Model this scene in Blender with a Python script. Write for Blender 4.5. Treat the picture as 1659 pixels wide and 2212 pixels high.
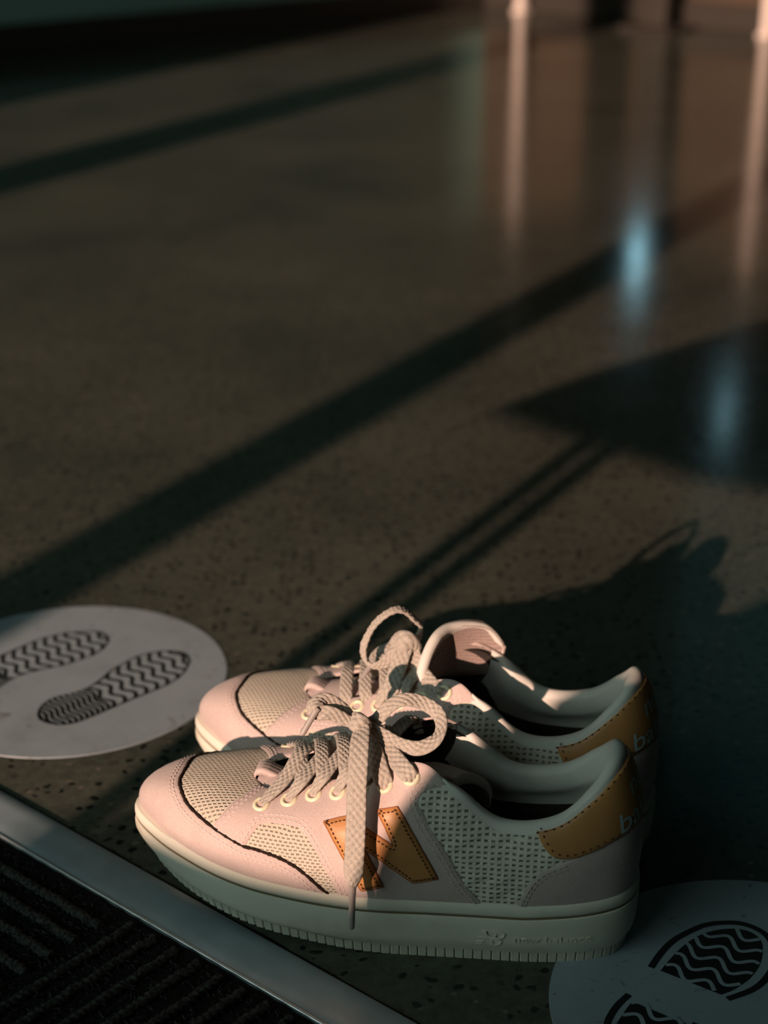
import bpy, bmesh, math, random
import numpy as np
from mathutils import Vector, Matrix
from mathutils.geometry import delaunay_2d_cdt

random.seed(7)
rng = np.random.default_rng(7)
scene = bpy.context.scene
col = scene.collection
for o in list(bpy.data.objects):
    bpy.data.objects.remove(o, do_unlink=True)

# ------------------------------------------------------------------ camera
PITCH = math.radians(23.0)
cam_d = bpy.data.cameras.new('camera')
cam = bpy.data.objects.new('camera', cam_d)
col.objects.link(cam)
cam.location = (0, 0, .555)
cam.rotation_euler = (math.pi / 2 - PITCH, 0, 0)
cam_d.sensor_fit = 'HORIZONTAL'
cam_d.sensor_width = 36.0
cam_d.lens = 36.0 * 3600 / 1659
cam_d.clip_start = .01
cam_d.dof.use_dof = True
cam_d.dof.focus_distance = .865
cam_d.dof.aperture_fstop = 7.6
scene.camera = cam

# ------------------------------------------------------------------ world, sun, exposure
SUN_AZ, SUN_EL = math.radians(60.0), math.radians(15.0)
TS = math.tan(SUN_EL)
world = bpy.data.worlds.new('sky')
scene.world = world
world.use_nodes = True
bg = world.node_tree.nodes['Background']
bg.inputs[0].default_value = (.61, .82, .745, 1)
bg.inputs[1].default_value = 2.15
sun_d = bpy.data.lights.new('sun', 'SUN')
sun_d.energy = 5.2
sun_d.color = (1.0, .655, .49)
sun_d.angle = math.radians(.55)
sun = bpy.data.objects.new('sun', sun_d)
col.objects.link(sun)
sun.location = (-3, -4, 3)
sdir = Vector((math.cos(SUN_AZ) * math.cos(SUN_EL), math.sin(SUN_AZ) * math.cos(SUN_EL), -math.sin(SUN_EL)))
sun.rotation_euler = sdir.to_track_quat('-Z', 'Y').to_euler()
scene.view_settings.view_transform = 'Standard'
scene.view_settings.look = 'None'
scene.view_settings.gamma = 1.0
scene.view_settings.use_curve_mapping = False
scene.view_settings.exposure = 0.0
scene.cycles.max_bounces = 6
scene.cycles.diffuse_bounces = 3
scene.cycles.glossy_bounces = 3

# ------------------------------------------------------------------ materials
MATS = {}
def lin(c):
    return tuple(((x / 12.92) if x <= .04045 else ((x + .055) / 1.055) ** 2.4) for x in c)

class NT:
    def __init__(s, name, rough=.6, color=(.5, .5, .5), metal=0.0, spec=.5, sheen=0.0):
        m = bpy.data.materials.new(name); m.use_nodes = True
        s.m = m; s.t = m.node_tree; s.b = s.t.nodes['Principled BSDF']
        s.b.inputs['Base Color'].default_value = (*color, 1)
        s.b.inputs['Roughness'].default_value = rough
        s.b.inputs['Metallic'].default_value = metal
        s.b.inputs['Specular IOR Level'].default_value = spec
        if sheen:
            s.b.inputs['Sheen Weight'].default_value = sheen
            s.b.inputs['Sheen Roughness'].default_value = .5
        MATS[name] = m
    def n(s, kind, **kw):
        nd = s.t.nodes.new(kind)
        for k, v in kw.items():
            if k.startswith('_'):
                setattr(nd, k[1:], v)
            else:
                nd.inputs[k.replace('__', ' ')].default_value = v
        return nd
    def l(s, a, b): s.t.links.new(a, b)
    def coord(s, which='Object', scale=None):
        c = s.n('ShaderNodeTexCoord')
        return c.outputs[which]
    def ramp(s, src, stops, interp='LINEAR'):
        r = s.n('ShaderNodeValToRGB'); r.color_ramp.interpolation = interp
        e = r.color_ramp.elements
        while len(e) < len(stops): e.new(.5)
        for q, (p, c) in zip(e, stops):
            q.position = p; q.color = (*c, 1) if len(c) == 3 else c
        s.l(src, r.inputs[0]); return r.outputs[0]
    def mix(s, fac, a, b, blend='MIX'):
        x = s.n('ShaderNodeMix', _data_type='RGBA', _blend_type=blend)
        for v, i in ((fac, 0), (a, 6), (b, 7)):
            if hasattr(v, 'is_linked') or hasattr(v, 'links'): s.l(v, x.inputs[i])
            else: x.inputs[i].default_value = v if i == 0 else (*v, 1)
        return x.outputs[2]
    def bump(s, src, strength, dist):
        b = s.n('ShaderNodeBump', Strength=strength, Distance=dist)
        s.l(src, b.inputs['Height']); s.l(b.outputs[0], s.b.inputs['Normal']); return b

def noise(N, scale, detail=4, rough=.55, coord=None):
    t = N.n('ShaderNodeTexNoise', Scale=scale, Detail=detail, Roughness=rough)
    N.l(coord if coord else N.coord(), t.inputs['Vector']); return t.outputs[0]

def suede(name, c):
    N = NT(name, .92, c, spec=.15, sheen=.12)
    a = noise(N, 1700, 3); b = noise(N, 45, 4)
    v = N.ramp(b, [(.3, tuple(x * .90 for x in c)), (.7, tuple(min(1, x * 1.06) for x in c))])
    v2 = N.ramp(a, [(.30, (.80, .78, .76)), (.52, (1, 1, 1))])
    N.l(N.mix(1.0, v, v2, 'MULTIPLY'), N.b.inputs['Base Color'])
    N.bump(a, .35, .0006)
suede('suede_pink', (.66, .53, .505))
suede('suede_edge', (.62, .40, .28))

def knit(name, c, hole, pw, ph, mort, smooth, off=.5):
    N = NT(name, .85, c, spec=.2, sheen=.1)
    uv = N.coord('UV')
    nz = N.n('ShaderNodeTexNoise', Scale=400.0, Detail=2.0); N.l(uv, nz.inputs['Vector'])
    ad = N.n('ShaderNodeVectorMath', _operation='MULTIPLY_ADD'); N.l(nz.outputs['Color'], ad.inputs[0])
    ad.inputs[1].default_value = (.0007, .0007, 0); N.l(uv, ad.inputs[2])
    br = N.n('ShaderNodeTexBrick', Scale=1.0)
    br.offset = off; br.offset_frequency = 2; br.squash = 1.0
    br.inputs['Mortar Size'].default_value = mort
    br.inputs['Mortar Smooth'].default_value = smooth
    br.inputs['Brick Width'].default_value = pw
    br.inputs['Row Height'].default_value = ph
    br.inputs['Color1'].default_value = (0, 0, 0, 1); br.inputs['Color2'].default_value = (0, 0, 0, 1)
    br.inputs['Mortar'].default_value = (1, 1, 1, 1)
    N.l(ad.outputs[0], br.inputs['Vector'])
    N.l(N.ramp(br.outputs['Fac'], [(.05, hole), (.55, c), (1, tuple(min(1, x * 1.08) for x in c))]), N.b.inputs['Base Color'])
    N.bump(br.outputs['Fac'], .8, .0011)
knit('knit_mesh', (.60, .54, .45), (.25, .17, .105), .0027, .0018, .00102, .7)
knit('knit_quarter', (.70, .66, .58), (.12, .09, .07), .0036, .0029, .00158, .7, 0.0)
knit('tongue_knit', (.58, .44, .40), (.38, .27, .24), .0018, .0014, .0005, .7)

def leather(name, c, rough=.42):
    N = NT(name, rough, c, spec=.4)
    a = noise(N, 260, 3); b = noise(N, 30, 3)
    N.l(N.ramp(b, [(.3, tuple(x * .88 for x in c)), (.7, tuple(min(1, x * 1.1) for x in c))]), N.b.inputs['Base Color'])
    N.bump(a, .12, .0006)
leather('leather_tan', (.58, .27, .095))
leather('leather_edge', (.40, .14, .04), .5)
leather('collar_cream', (.78, .75, .70), .6)

N = NT('rubber_cream', .62, (.70, .67, .57), spec=.35)
a = noise(N, 14, 5, .6); b = noise(N, 500, 2)
N.l(N.ramp(a, [(.28, (.60, .54, .41)), (.45, (.78, .75, .64)), (.7, (.81, .79, .69))]), N.b.inputs['Base Color'])
N.bump(b, .15, .0004)
N = NT('rubber_tread', .7, (.52, .48, .38), spec=.3)
a = noise(N, 60, 4, .6)
N.l(N.ramp(a, [(.3, (.46, .41, .31)), (.65, (.68, .66, .56))]), N.b.inputs['Base Color'])
NT('sole_line', .9, (.20, .15, .09), spec=.1)
NT('felt_dark', .95, (.030, .020, .016), spec=.05)
NT('thread_pink', .8, (.74, .62, .60), spec=.2)
NT('thread_brown', .8, (.09, .036, .015), spec=.2)
NT('thread_grey', .8, (.36, .33, .31), spec=.2)
NT('eyelet_cream', .28, (.86, .80, .58), spec=.5)
NT('eyelet_hole_shade', .9, (.012, .010, .009), spec=.05)  # black disc painted in place of the shade inside the hole
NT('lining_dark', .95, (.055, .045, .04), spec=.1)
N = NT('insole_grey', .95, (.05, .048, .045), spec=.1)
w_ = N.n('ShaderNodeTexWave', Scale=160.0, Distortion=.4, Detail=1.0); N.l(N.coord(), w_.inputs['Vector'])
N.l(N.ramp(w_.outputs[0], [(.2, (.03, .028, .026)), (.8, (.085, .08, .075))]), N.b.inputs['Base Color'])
N = NT('lace_cotton', .78, (.56, .475, .40), spec=.25, sheen=.15)
a = noise(N, 700, 3)
N.l(N.ramp(a, [(.3, (.385, .345, .30)), (.65, (.51, .46, .405))]), N.b.inputs['Base Color'])
N.bump(a, .25, .0004)
NT('aglet_plastic', .35, (.42, .37, .35), spec=.6)
NT('print_blue', .5, (.52, .66, .70))

# polished concrete
N = NT('floor_concrete', .16, (.08, .08, .06), spec=.30)
c = N.coord()
big = noise(N, 3.2, 6, .6, c)
base = N.ramp(big, [(.3, (.056, .063, .052)), (.5, (.084, .091, .073)), (.72, (.108, .116, .094))])
fine = noise(N, 130, 6, .7, c)
base = N.mix(1.0, base, N.ramp(fine, [(.30, (.62, .62, .62)), (.70, (1.30, 1.30, 1.30))]), 'MULTIPLY')
def vor(scale, rnd=1.0):
    nz = N.n('ShaderNodeTexNoise', Scale=scale * .7, Detail=3.0); N.l(c, nz.inputs['Vector'])
    ad = N.n('ShaderNodeVectorMath', _operation='MULTIPLY_ADD'); N.l(nz.outputs['Color'], ad.inputs[0])
    k = 1.1 / scale; ad.inputs[1].default_value = (k, k, k); N.l(c, ad.inputs[2])
    v = N.n('ShaderNodeTexVoronoi', Scale=scale, Randomness=rnd); N.l(ad.outputs[0], v.inputs['Vector'])
    return v
v1 = vor(135.0)
sel = N.n('ShaderNodeSeparateColor'); N.l(v1.outputs['Color'], sel.inputs[0])
d1 = N.ramp(v1.outputs['Distance'], [(.28, (1, 1, 1)), (.38, (0, 0, 0))])
g1 = N.ramp(sel.outputs[0], [(.60, (0, 0, 0)), (.64, (1, 1, 1))])
base = N.mix(N.mix(1.0, d1, g1, 'MULTIPLY'), base, (.014, .016, .015))
v2 = vor(150.0)
sel2 = N.n('ShaderNodeSeparateColor'); N.l(v2.outputs['Color'], sel2.inputs[0])
d2 = N.ramp(v2.outputs['Distance'], [(.20, (1, 1, 1)), (.34, (0, 0, 0))])
g2 = N.ramp(sel2.outputs[1], [(.86, (0, 0, 0)), (.90, (1, 1, 1))])
base = N.mix(N.mix(1.0, d2, g2, 'MULTIPLY'), base, (.17, .15, .12))
g3 = N.ramp(sel2.outputs[2], [(.90, (0, 0, 0)), (.93, (1, 1, 1))])
base = N.mix(N.mix(1.0, d2, g3, 'MULTIPLY'), base, (.12, .055, .03))
N.l(base, N.b.inputs['Base Color'])
rr = N.n('ShaderNodeMapRange'); rr.inputs[3].default_value = .09; rr.inputs[4].default_value = .19
N.l(noise(N, 7, 5, .65, c), rr.inputs[0]); N.l(rr.outputs[0], N.b.inputs['Roughness'])
N.bump(noise(N, 30, 4, .6, c), .04, .002)

N = NT('vinyl_white', .42, (.62, .62, .63), spec=.4)
c = N.coord()
a = noise(N, 18, 7, .7, c)
base = N.ramp(a, [(.30, (.26, .31, .34)), (.46, (.33, .40, .45)), (.7, (.37, .44, .50))])
sc = N.n('ShaderNodeTexNoise', Scale=55.0, Detail=6.0, Roughness=.75, Distortion=1.6); N.l(c, sc.inputs['Vector'])
base = N.mix(N.ramp(sc.outputs[0], [(.60, (0, 0, 0)), (.68, (1, 1, 1))]), base, (.15, .16, .16))
N.l(base, N.b.inputs['Base Color'])
NT('vinyl_black', .5, (.012, .013, .013), spec=.3)
N = NT('strip_metal', .36, (.34, .35, .36), metal=.2)
a = noise(N, 40, 6, .7)
N.l(N.ramp(a, [(.3, (.32, .40, .45)), (.65, (.40, .50, .56))]), N.b.inputs['Base Color'])
NT('strip_lip', .30, (.66, .68, .70), metal=.6)
NT('sealant_black', .9, (.012, .011, .010), spec=.1)
N = NT('carpet_black', 1.0, (.012, .013, .013), spec=.05)
a = noise(N, 600, 3)
N.l(N.ramp(a, [(.35, (.005, .006, .006)), (.7, (.020, .021, .020))]), N.b.inputs['Base Color'])
N = NT('carpet_rib', 1.0, (.06, .062, .058), spec=.05)
a = noise(N, 500, 3)
N.l(N.ramp(a, [(.35, (.014, .015, .014)), (.7, (.080, .083, .078))]), N.b.inputs['Base Color'])
N = NT('wall_teal', .5, (.06, .12, .11)); a = noise(N, 2, 3)
N.l(N.ramp(a, [(.3, (.17, .33, .30)), (.7, (.26, .44, .40))]), N.b.inputs['Base Color'])
N = NT('wall_wood', .55, (.20, .11, .06)); a = noise(N, 3, 3)
N.l(N.ramp(a, [(.3, (.058, .038, .023)), (.7, (.090, .058, .035))]), N.b.inputs['Base Color'])
NT('trim_dark', .6, (.03, .025, .02))
NT('paint_white', .5, (.82, .72, .66))
NT('plaster', .9, (.13, .14, .135), spec=.2)
N = NT('screen_cyan', .4, (.1, .2, .22))
N.b.inputs['Emission Color'].default_value = (.40, .80, .95, 1)
N.b.inputs['Emission Strength'].default_value = 10.0

N = NT('glass_tinted', .05, (.5, .6, .6))
tr = N.n('ShaderNodeBsdfTransparent'); tr.inputs[0].default_value = (.16, .25, .26, 1)
gl = N.n('ShaderNodeBsdfGlossy', Roughness=.03); gl.inputs[0].default_value = (.8, .9, .9, 1)
mx = N.n('ShaderNodeMixShader'); mx.inputs[0].default_value = .06
N.l(tr.outputs[0], mx.inputs[1]); N.l(gl.outputs[0], mx.inputs[2])
N.l(mx.outputs[0], N.t.nodes['Material Output'].inputs[0])

# ------------------------------------------------------------------ object helpers
def tag(o, label=None, cat=None, group=None, kind=None):
    if label: o['label'] = label
    if cat: o['category'] = cat
    if group: o['group'] = group
    if kind: o['kind'] = kind
    return o

def empty(name, loc=(0, 0, 0), rz=0.0):
    o = bpy.data.objects.new(name, None); col.objects.link(o)
    o.location = loc; o.rotation_euler = (0, 0, rz); o.empty_display_size = .02
    return o

def link(name, me, parent=None):
    o = bpy.data.objects.new(name, me); col.objects.link(o); o.parent = parent
    return o

def mk(name, V, F, mat, parent=None, uv=None, sharp=40, mats=None, mi=None):
    me = bpy.data.meshes.new(name)
    me.from_pydata([tuple(map(float, v)) for v in V], [], [tuple(int(i) for i in f) for f in F])
    for m_ in (mats or [mat]): me.materials.append(MATS[m_])
    me.polygons.foreach_set('use_smooth', [True] * len(me.polygons))
    if mi is not None: me.polygons.foreach_set('material_index', mi)
    if uv is not None:
        ly = me.uv_layers.new(name='UVMap')
        idx = np.empty(len(me.loops), dtype=np.int32); me.loops.foreach_get('vertex_index', idx)
        ly.data.foreach_set('uv', np.asarray(uv, dtype=np.float32)[idx].ravel())
    me.validate(); me.update()
    if sharp: me.set_sharp_from_angle(angle=math.radians(sharp))
    return link(name, me, parent)

def grid_faces(nr, nc, close_c=False, close_r=False, flip=False):
    F = []
    for i in range(nr if close_r else nr - 1):
        for j in range(nc if close_c else nc - 1):
            a = i * nc + j; b = i * nc + (j + 1) % nc
            c = ((i + 1) % nr) * nc + (j + 1) % nc; d = ((i + 1) % nr) * nc + j
            F.append((a, d, c, b) if flip else (a, b, c, d))
    return F

def box(name, size, loc, rz, mat, parent=None, bev=.0):
    bm = bmesh.new(); bmesh.ops.create_cube(bm, size=1)
    bmesh.ops.scale(bm, vec=size, verts=bm.verts)
    if bev: bmesh.ops.bevel(bm, geom=list(bm.edges), offset=bev, segments=2, affect='EDGES', profile=.5)
    me = bpy.data.meshes.new(name); bm.to_mesh(me); bm.free(); me.materials.append(MATS[mat])
    o = link(name, me, parent); o.location = loc; o.rotation_euler = (0, 0, rz)
    return o

def tube_data(P, R, seg=10, cap=True):
    P = np.asarray(P, float); n = len(P); R = np.broadcast_to(np.asarray(R, float), (n,))
    T = np.gradient(P, axis=0); T /= np.linalg.norm(T, axis=1)[:, None] + 1e-12
    ref = np.array([0, 0, 1.]) if abs(T[0][2]) < .9 else np.array([1., 0, 0])
    V = []
    x = np.cross(T[0], ref); x /= np.linalg.norm(x)
    for i in range(n):
        x = x - T[i] * (x @ T[i]); x /= np.linalg.norm(x) + 1e-12; y = np.cross(T[i], x)
        for k in range(seg):
            a = 2 * math.pi * k / seg
            V.append(P[i] + R[i] * (math.cos(a) * x + math.sin(a) * y))
    F = grid_faces(n, seg, close_c=True)
    if cap:
        F.append(tuple(range(seg))[::-1]); F.append(tuple((n - 1) * seg + k for k in range(seg)))
    return np.array(V), F

def cr_path(P, n=None, step=None):
    P = np.asarray(P, float)
    Q = np.vstack([2 * P[0] - P[1], P, 2 * P[-1] - P[-2]])
    out = []
    for i in range(1, len(Q) - 2):
        p0, p1, p2, p3 = Q[i - 1], Q[i], Q[i + 1], Q[i + 2]
        for f in np.linspace(0, 1, 24, endpoint=False):
            out.append(.5 * (2 * p1 + (-p0 + p2) * f + (2 * p0 - 5 * p1 + 4 * p2 - p3) * f * f + (-p0 + 3 * p1 - 3 * p2 + p3) * f ** 3))
    out.append(P[-1]); out = np.array(out)
    d = np.r_[0, np.cumsum(np.linalg.norm(np.diff(out, axis=0), axis=1))]
    if n is None: n = max(4, int(d[-1] / step) + 1)
    t = np.linspace(0, d[-1], n)
    return np.stack([np.interp(t, d, out[:, k]) for k in range(out.shape[1])], 1), t

# ------------------------------------------------------------------ the place: floor, walls, entrance front
AV = np.array([math.cos(SUN_AZ), math.sin(SUN_AZ)])      # along the sunlight on the floor
BV = np.array([math.sin(SUN_AZ), -math.cos(SUN_AZ)])     # across it
def ab(a, b): return AV * a + BV * b
FN = np.array([math.cos(math.radians(50)), math.sin(math.radians(50))])   # entrance normal, into the room
FT = np.array([-FN[1], FN[0]])
def front_point(b, dist=-1.6):
    a = (dist - b * (BV @ FN)) / (AV @ FN); return ab(a, b)

def struct(o): o['kind'] = 'structure'; return o

corner = np.array([.300, 5.16])
wl = np.array([-.765, -.644]); wr = np.array([.738, -.675])
pl = corner + wl * 6.6; pr = corner + wr * 7.4
RZL = math.atan2(wl[1], wl[0]); RZR = math.atan2(wr[1], wr[0])
V = [(-9, -6, 0), (9, -6, 0), (9, 9, 0), (-9, 9, 0)]
struct(mk('floor', V, [(0, 1, 2, 3)], 'floor_concrete'))
CH = 2.9
def wall_run(name, p, d, length, h, mat, thick=.12, side=1, z0=0.0):
    nrm = np.array([-d[1], d[0]]) * side
    c = p + d * length / 2 + nrm * thick / 2
    return struct(box(name, (length, thick, h), (c[0], c[1], z0 + h / 2), math.atan2(d[1], d[0]), mat))
wall_run('wall_left', corner, wl, 6.6, CH, 'wall_teal', side=-1)
WT0, WT1, WZ0, WZ1 = .72, 3.0, 1.30, 2.50
wall_run('wall_far', corner, wr, WT0, CH, 'wall_wood', side=1)
wall_run('wall_far_right', corner + wr * WT1, wr, 7.4 - WT1, CH, 'wall_wood', side=1)
wall_run('wall_far_low', corner + wr * WT0, wr, WT1 - WT0, WZ0, 'wall_wood', side=1)
wall_run('wall_far_top', corner + wr * WT0, wr, WT1 - WT0, CH - WZ1, 'wall_wood', side=1, z0=WZ1)
wo = struct(empty('added_window', (*(corner + wr * (WT0 + WT1) / 2), 0), RZR))  # window added out of view for a cool reflection on the floor
box('pane', (WT1 - WT0, .008, WZ1 - WZ0), (0, .06, (WZ0 + WZ1) / 2), 0, 'glass_tinted', wo)
for x in (-(WT1 - WT0) / 2 + .025, 0, (WT1 - WT0) / 2 - .025):
    box('mullion', (.05, .06, WZ1 - WZ0), (x, .06, (WZ0 + WZ1) / 2), 0, 'trim_dark', wo, bev=.004)
for z in (WZ0 + .02, WZ1 - .02):
    box('rail', (WT1 - WT0, .06, .04), (0, .06, z), 0, 'trim_dark', wo, bev=.004)
for nm, d, ln, s in (('baseboard_left', wl, 6.6, 1), ('baseboard_far', wr, 7.4, -1)):
    nrm = np.array([-d[1], d[0]]) * s
    c = corner + d * ln / 2 + nrm * .012
    struct(box(nm, (ln, .024, .07), (c[0], c[1], .035), math.atan2(d[1], d[0]), 'trim_dark', bev=.004))
wall_run('wall_right', pr, wl, 6.8, CH, 'plaster', side=1)
cq = pr + wl * 6.8
struct(mk('ceiling', [(pl[0], pl[1], CH), (cq[0], cq[1], CH), (pr[0], pr[1], CH), (corner[0], corner[1], CH)], [(0, 3, 2, 1)], 'plaster'))

# entrance front on the sunny side: sill wall, posts, head beam
RZF = math.atan2(FT[1], FT[0])
def front_box(name, b0, b1, z0, z1, thick, mat):
    p0, p1 = front_point(b0), front_point(b1); c = (p0 + p1) / 2; ln = np.linalg.norm(p1 - p0)
    return struct(box(name, (ln, thick, z1 - z0), (c[0], c[1], (z0 + z1) / 2), RZF, mat))
prof = [(-2.40, .49), (-.90, .495), (-.65, .545), (-.57, .574), (-.49, .605), (-.36, .613), (-.262, .613)]
V = []
for off in (-.04, .04):
    for b, z in prof:
        p = front_point(b) + FN * off; V += [(p[0], p[1], 0), (p[0], p[1], z)]
k = len(prof); F = []
for i in range(k - 1):
    a0, a1, b0, b1 = 2 * i, 2 * i + 2, 2 * k + 2 * i, 2 * k + 2 * i + 2
    F += [(a0, a0 + 1, a1 + 1, a1), (b0, b1, b1 + 1, b0 + 1), (a0 + 1, b0 + 1, b1 + 1, a1 + 1)]
F += [(0, 2 * k, 2 * k + 1, 1), (2 * k - 2, 2 * k - 1, 4 * k - 1, 4 * k - 2)]
struct(mk('wall_front', V, F, 'plaster', sharp=20))
front_box('trim_3', -2.40, 2.6, 2.16, CH, .08, 'plaster')
front_box('trim_4', -.848, -.778, .50, 2.16, .05, 'trim_dark')
front_box('trim_5', -1.945, -1.80, .48, 2.16, .06, 'trim_dark')
front_box('wall_front_left', -4.7, -2.36, 0, CH, .10, 'plaster')
front_box('wall_front_blocker', -.262, 2.6, 0, CH, .10, 'plaster')  # unseen wall, extended to keep fill light off the right side

def slab_ab(name, prof, a0, thick, mat):
    n = len(prof); V = []
    for a in (a0 - thick / 2, a0 + thick / 2):
        for b, z in prof:
            p = ab(a, b); V.append((p[0], p[1], z))
    F = [tuple(range(n))[::-1], tuple(range(n, 2 * n))] + [(i, (i + 1) % n, n + (i + 1) % n, n + i) for i in range(n)]
    return struct(mk(name, V, F, mat, sharp=30))
# unseen slab added by the camera to cut the sun across the nearer shoe
slab_ab('shade_slab', [(-.367, 0), (-.366, .245), (-.360, .285), (-.351, .322), (-.338, .354), (-.312, .378), (-.283, .388), (-.2, .394), (.2, .394), (.27, .37), (.30, .30), (.30, 0)], -.30, .10, 'plaster')
# unseen twin-tube stand with a board, shaped to cast a floor shadow
for b in (-.5730, -.5470):
    p = ab(-.35, b)
    V, F = tube_data([(p[0], p[1], 0), (p[0], p[1], .23), (p[0], p[1], .468)], .0098, 14)
    struct(mk('shadow_tube', V, F, 'trim_dark'))
slab_ab('shadow_board', [(-.69, .473), (-.646, .518), (-.553, .590), (-.45, .628), (-.33, .60), (-.29, .52), (-.34, .456), (-.453, .454), (-.546, .462), (-.62, .466)], -.35, .02, 'trim_dark')

# things by the far wall
def far_at(t, off): 
    nrm = np.array([wr[1], -wr[0]])
    return corner + wr * t + nrm * off
def post(name, t, off, w, h, mat, label, cat, group=None):
    p = far_at(t, off); e = empty(name, (p[0], p[1], 0), RZR)
    box('shaft', (w, w, h), (0, 0, h / 2 + .0), 0, mat, e, bev=.004)
    box('foot_plate', (w * 1.5, w * 1.5, .012), (0, 0, .006), 0, mat, e, bev=.003)
    return tag(e, label, cat, group)
post('slim_post', .185, .06, .026, 2.4, 'paint_white', 'bright white slim post by the wall, left of the two lit ones', 'post', 'lit white posts by the far wall')
post('slim_post', .99, .06, .026, 2.4, 'paint_white', 'bright white slim post at the right edge of the picture', 'post', 'lit white posts by the far wall')
p = far_at(.69, .12)
e = empty('display_stand', (p[0], p[1], 0), RZR)
box('foot_plate', (.16, .14, .012), (0, 0, .006), 0, 'trim_dark', e, bev=.003)
box('column', (.075, .045, .56), (0, 0, .29), 0, 'trim_dark', e, bev=.006)
box('housing', (.10, .05, .20), (0, 0, .66), 0, 'trim_dark', e, bev=.008)
box('screen', (.045, .006, .07), (0, -.027, .625), 0, 'screen_cyan', e, bev=.002)
tag(e, 'dark slim display stand between the two white posts by the far wall', 'stand')
p = far_at(.975, .03)
e = empty('wall_display', (p[0], p[1], 1.035), RZR)
box('housing', (.12, .05, .18), (0, 0, 0), 0, 'trim_dark', e, bev=.008)
box('screen', (.055, .006, .075), (0, -.027, 0), 0, 'screen_cyan', e, bev=.002)
tag(e, 'small wall display whose cyan glow reflects in the floor', 'display')

# ---- base surface of the sneaker upper: u runs round the feather line (0 heel, .5 toe), v from sole to opening
def sspring(x): return .020*np.clip((x-.12)/.16,0,1)**1.5
def zfeather(x): return .037+.75*sspring(x)+.004*np.clip((.06-x)/.06,0,1)
LAT=[(.0065,0),(.0120,.0180),(.0290,.0285),(.0550,.0345),(.0850,.0375),(.1150,.0405),(.1480,.0450),(.1800,.0455),(.2080,.0425),(.2350,.0330),(.2590,.0175),(.2750,-.0020)]
MED=[(.0065,0),(.0120,-.0180),(.0290,-.0285),(.0550,-.0335),(.0850,-.0345),(.1150,-.0360),(.1480,-.0395),(.1800,-.0430),(.2080,-.0430),(.2350,-.0350),(.2590,-.0210),(.2750,-.0020)]
TOP=[(.0165,0,.1130),(.0200,.0130,.1100),(.0300,.0225,.0985),(.0480,.0285,.0835),(.0750,.0300,.0805),(.0985,.0280,.0985),(.1180,.0225,.1080),(.1480,.0190,.0955),(.1760,.0180,.0850),(.1975,.0155,.0785),(.2065,.0085,.0775),(.2090,0,.0775)]
# handles: low_up, low_out, high_out, high_down
HAN=[(.030,.003,.010,.022),(.030,.003,.009,.022),(.028,.003,.007,.020),(.022,.003,.007,.014),(.020,.003,.008,.014),(.024,.003,.011,.018),(.026,.003,.016,.018),(.024,.003,.020,.014),(.022,.003,.022,.010),(.021,.003,.026,.003),(.019,.003,.032,.000),(.018,.004,.036,-.002)]
def _ctrl():
    B=[];T=[];H=[]
    for k in range(22):
        if k<=11: b=LAT[k]; t=TOP[k]; hh=HAN[k]
        else:
            b=MED[22-k]; t=TOP[22-k]; t=(t[0],-t[1],t[2]); hh=HAN[22-k]
        B.append((b[0],b[1],0)); T.append(t); H.append(hh)
    B=np.array(B,float);T=np.array(T,float);H=np.array(H,float)
    return B,T,H
_B,_T,_H=_ctrl()
def _cr(P,u):
    n=len(P); q=(np.asarray(u,float)%1.0)*n; i=np.floor(q).astype(int); f=(q-i)[:,None]
    p0,p1,p2,p3=P[(i-1)%n],P[i%n],P[(i+1)%n],P[(i+2)%n]
    return .5*((2*p1)+(-p0+p2)*f+(2*p0-5*p1+4*p2-p3)*f*f+(-p0+3*p1-3*p2+p3)*f**3)
def S(u,v):
    u=np.asarray(u,float).ravel(); v=np.asarray(v,float).ravel()
    b=_cr(_B,u); e=1e-4; tg=_cr(_B,u+e)-_cr(_B,u-e)
    out=np.stack([tg[:,1],-tg[:,0],np.zeros(len(u))],1)
    # orientation: heel->lateral(+y)->toe is clockwise seen from above, so outward is (-ty, tx)
    out=-out; out/=np.linalg.norm(out,axis=1)[:,None]+1e-12
    b[:,2]=zfeather(b[:,0]); t=_cr(_T,u); hh=_cr(_H,u); up=np.array([0,0,1.])
    p1=b+up*hh[:,0:1]+out*hh[:,1:2]; p2=t+out*hh[:,2:3]-up*hh[:,3:4]
    v=v[:,None]; w=1-v
    return w**3*b+3*w*w*v*p1+3*w*v*v*p2+v**3*t
def SN(u,v,off=0.0):
    u=np.asarray(u,float).ravel(); v=np.asarray(v,float).ravel(); e=2e-3
    p=S(u,v); v0=np.clip(v-e,-.05,1.05);v1=np.clip(v+e,-.05,1.05)
    n=np.cross(S(u,v1)-S(u,v0),S(u+e,v)-S(u-e,v))
    n/=np.linalg.norm(n,axis=1)[:,None]+1e-12
    return p+n*np.asarray(off).reshape(-1,1) if np.ndim(off) else p+n*off, n
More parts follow.
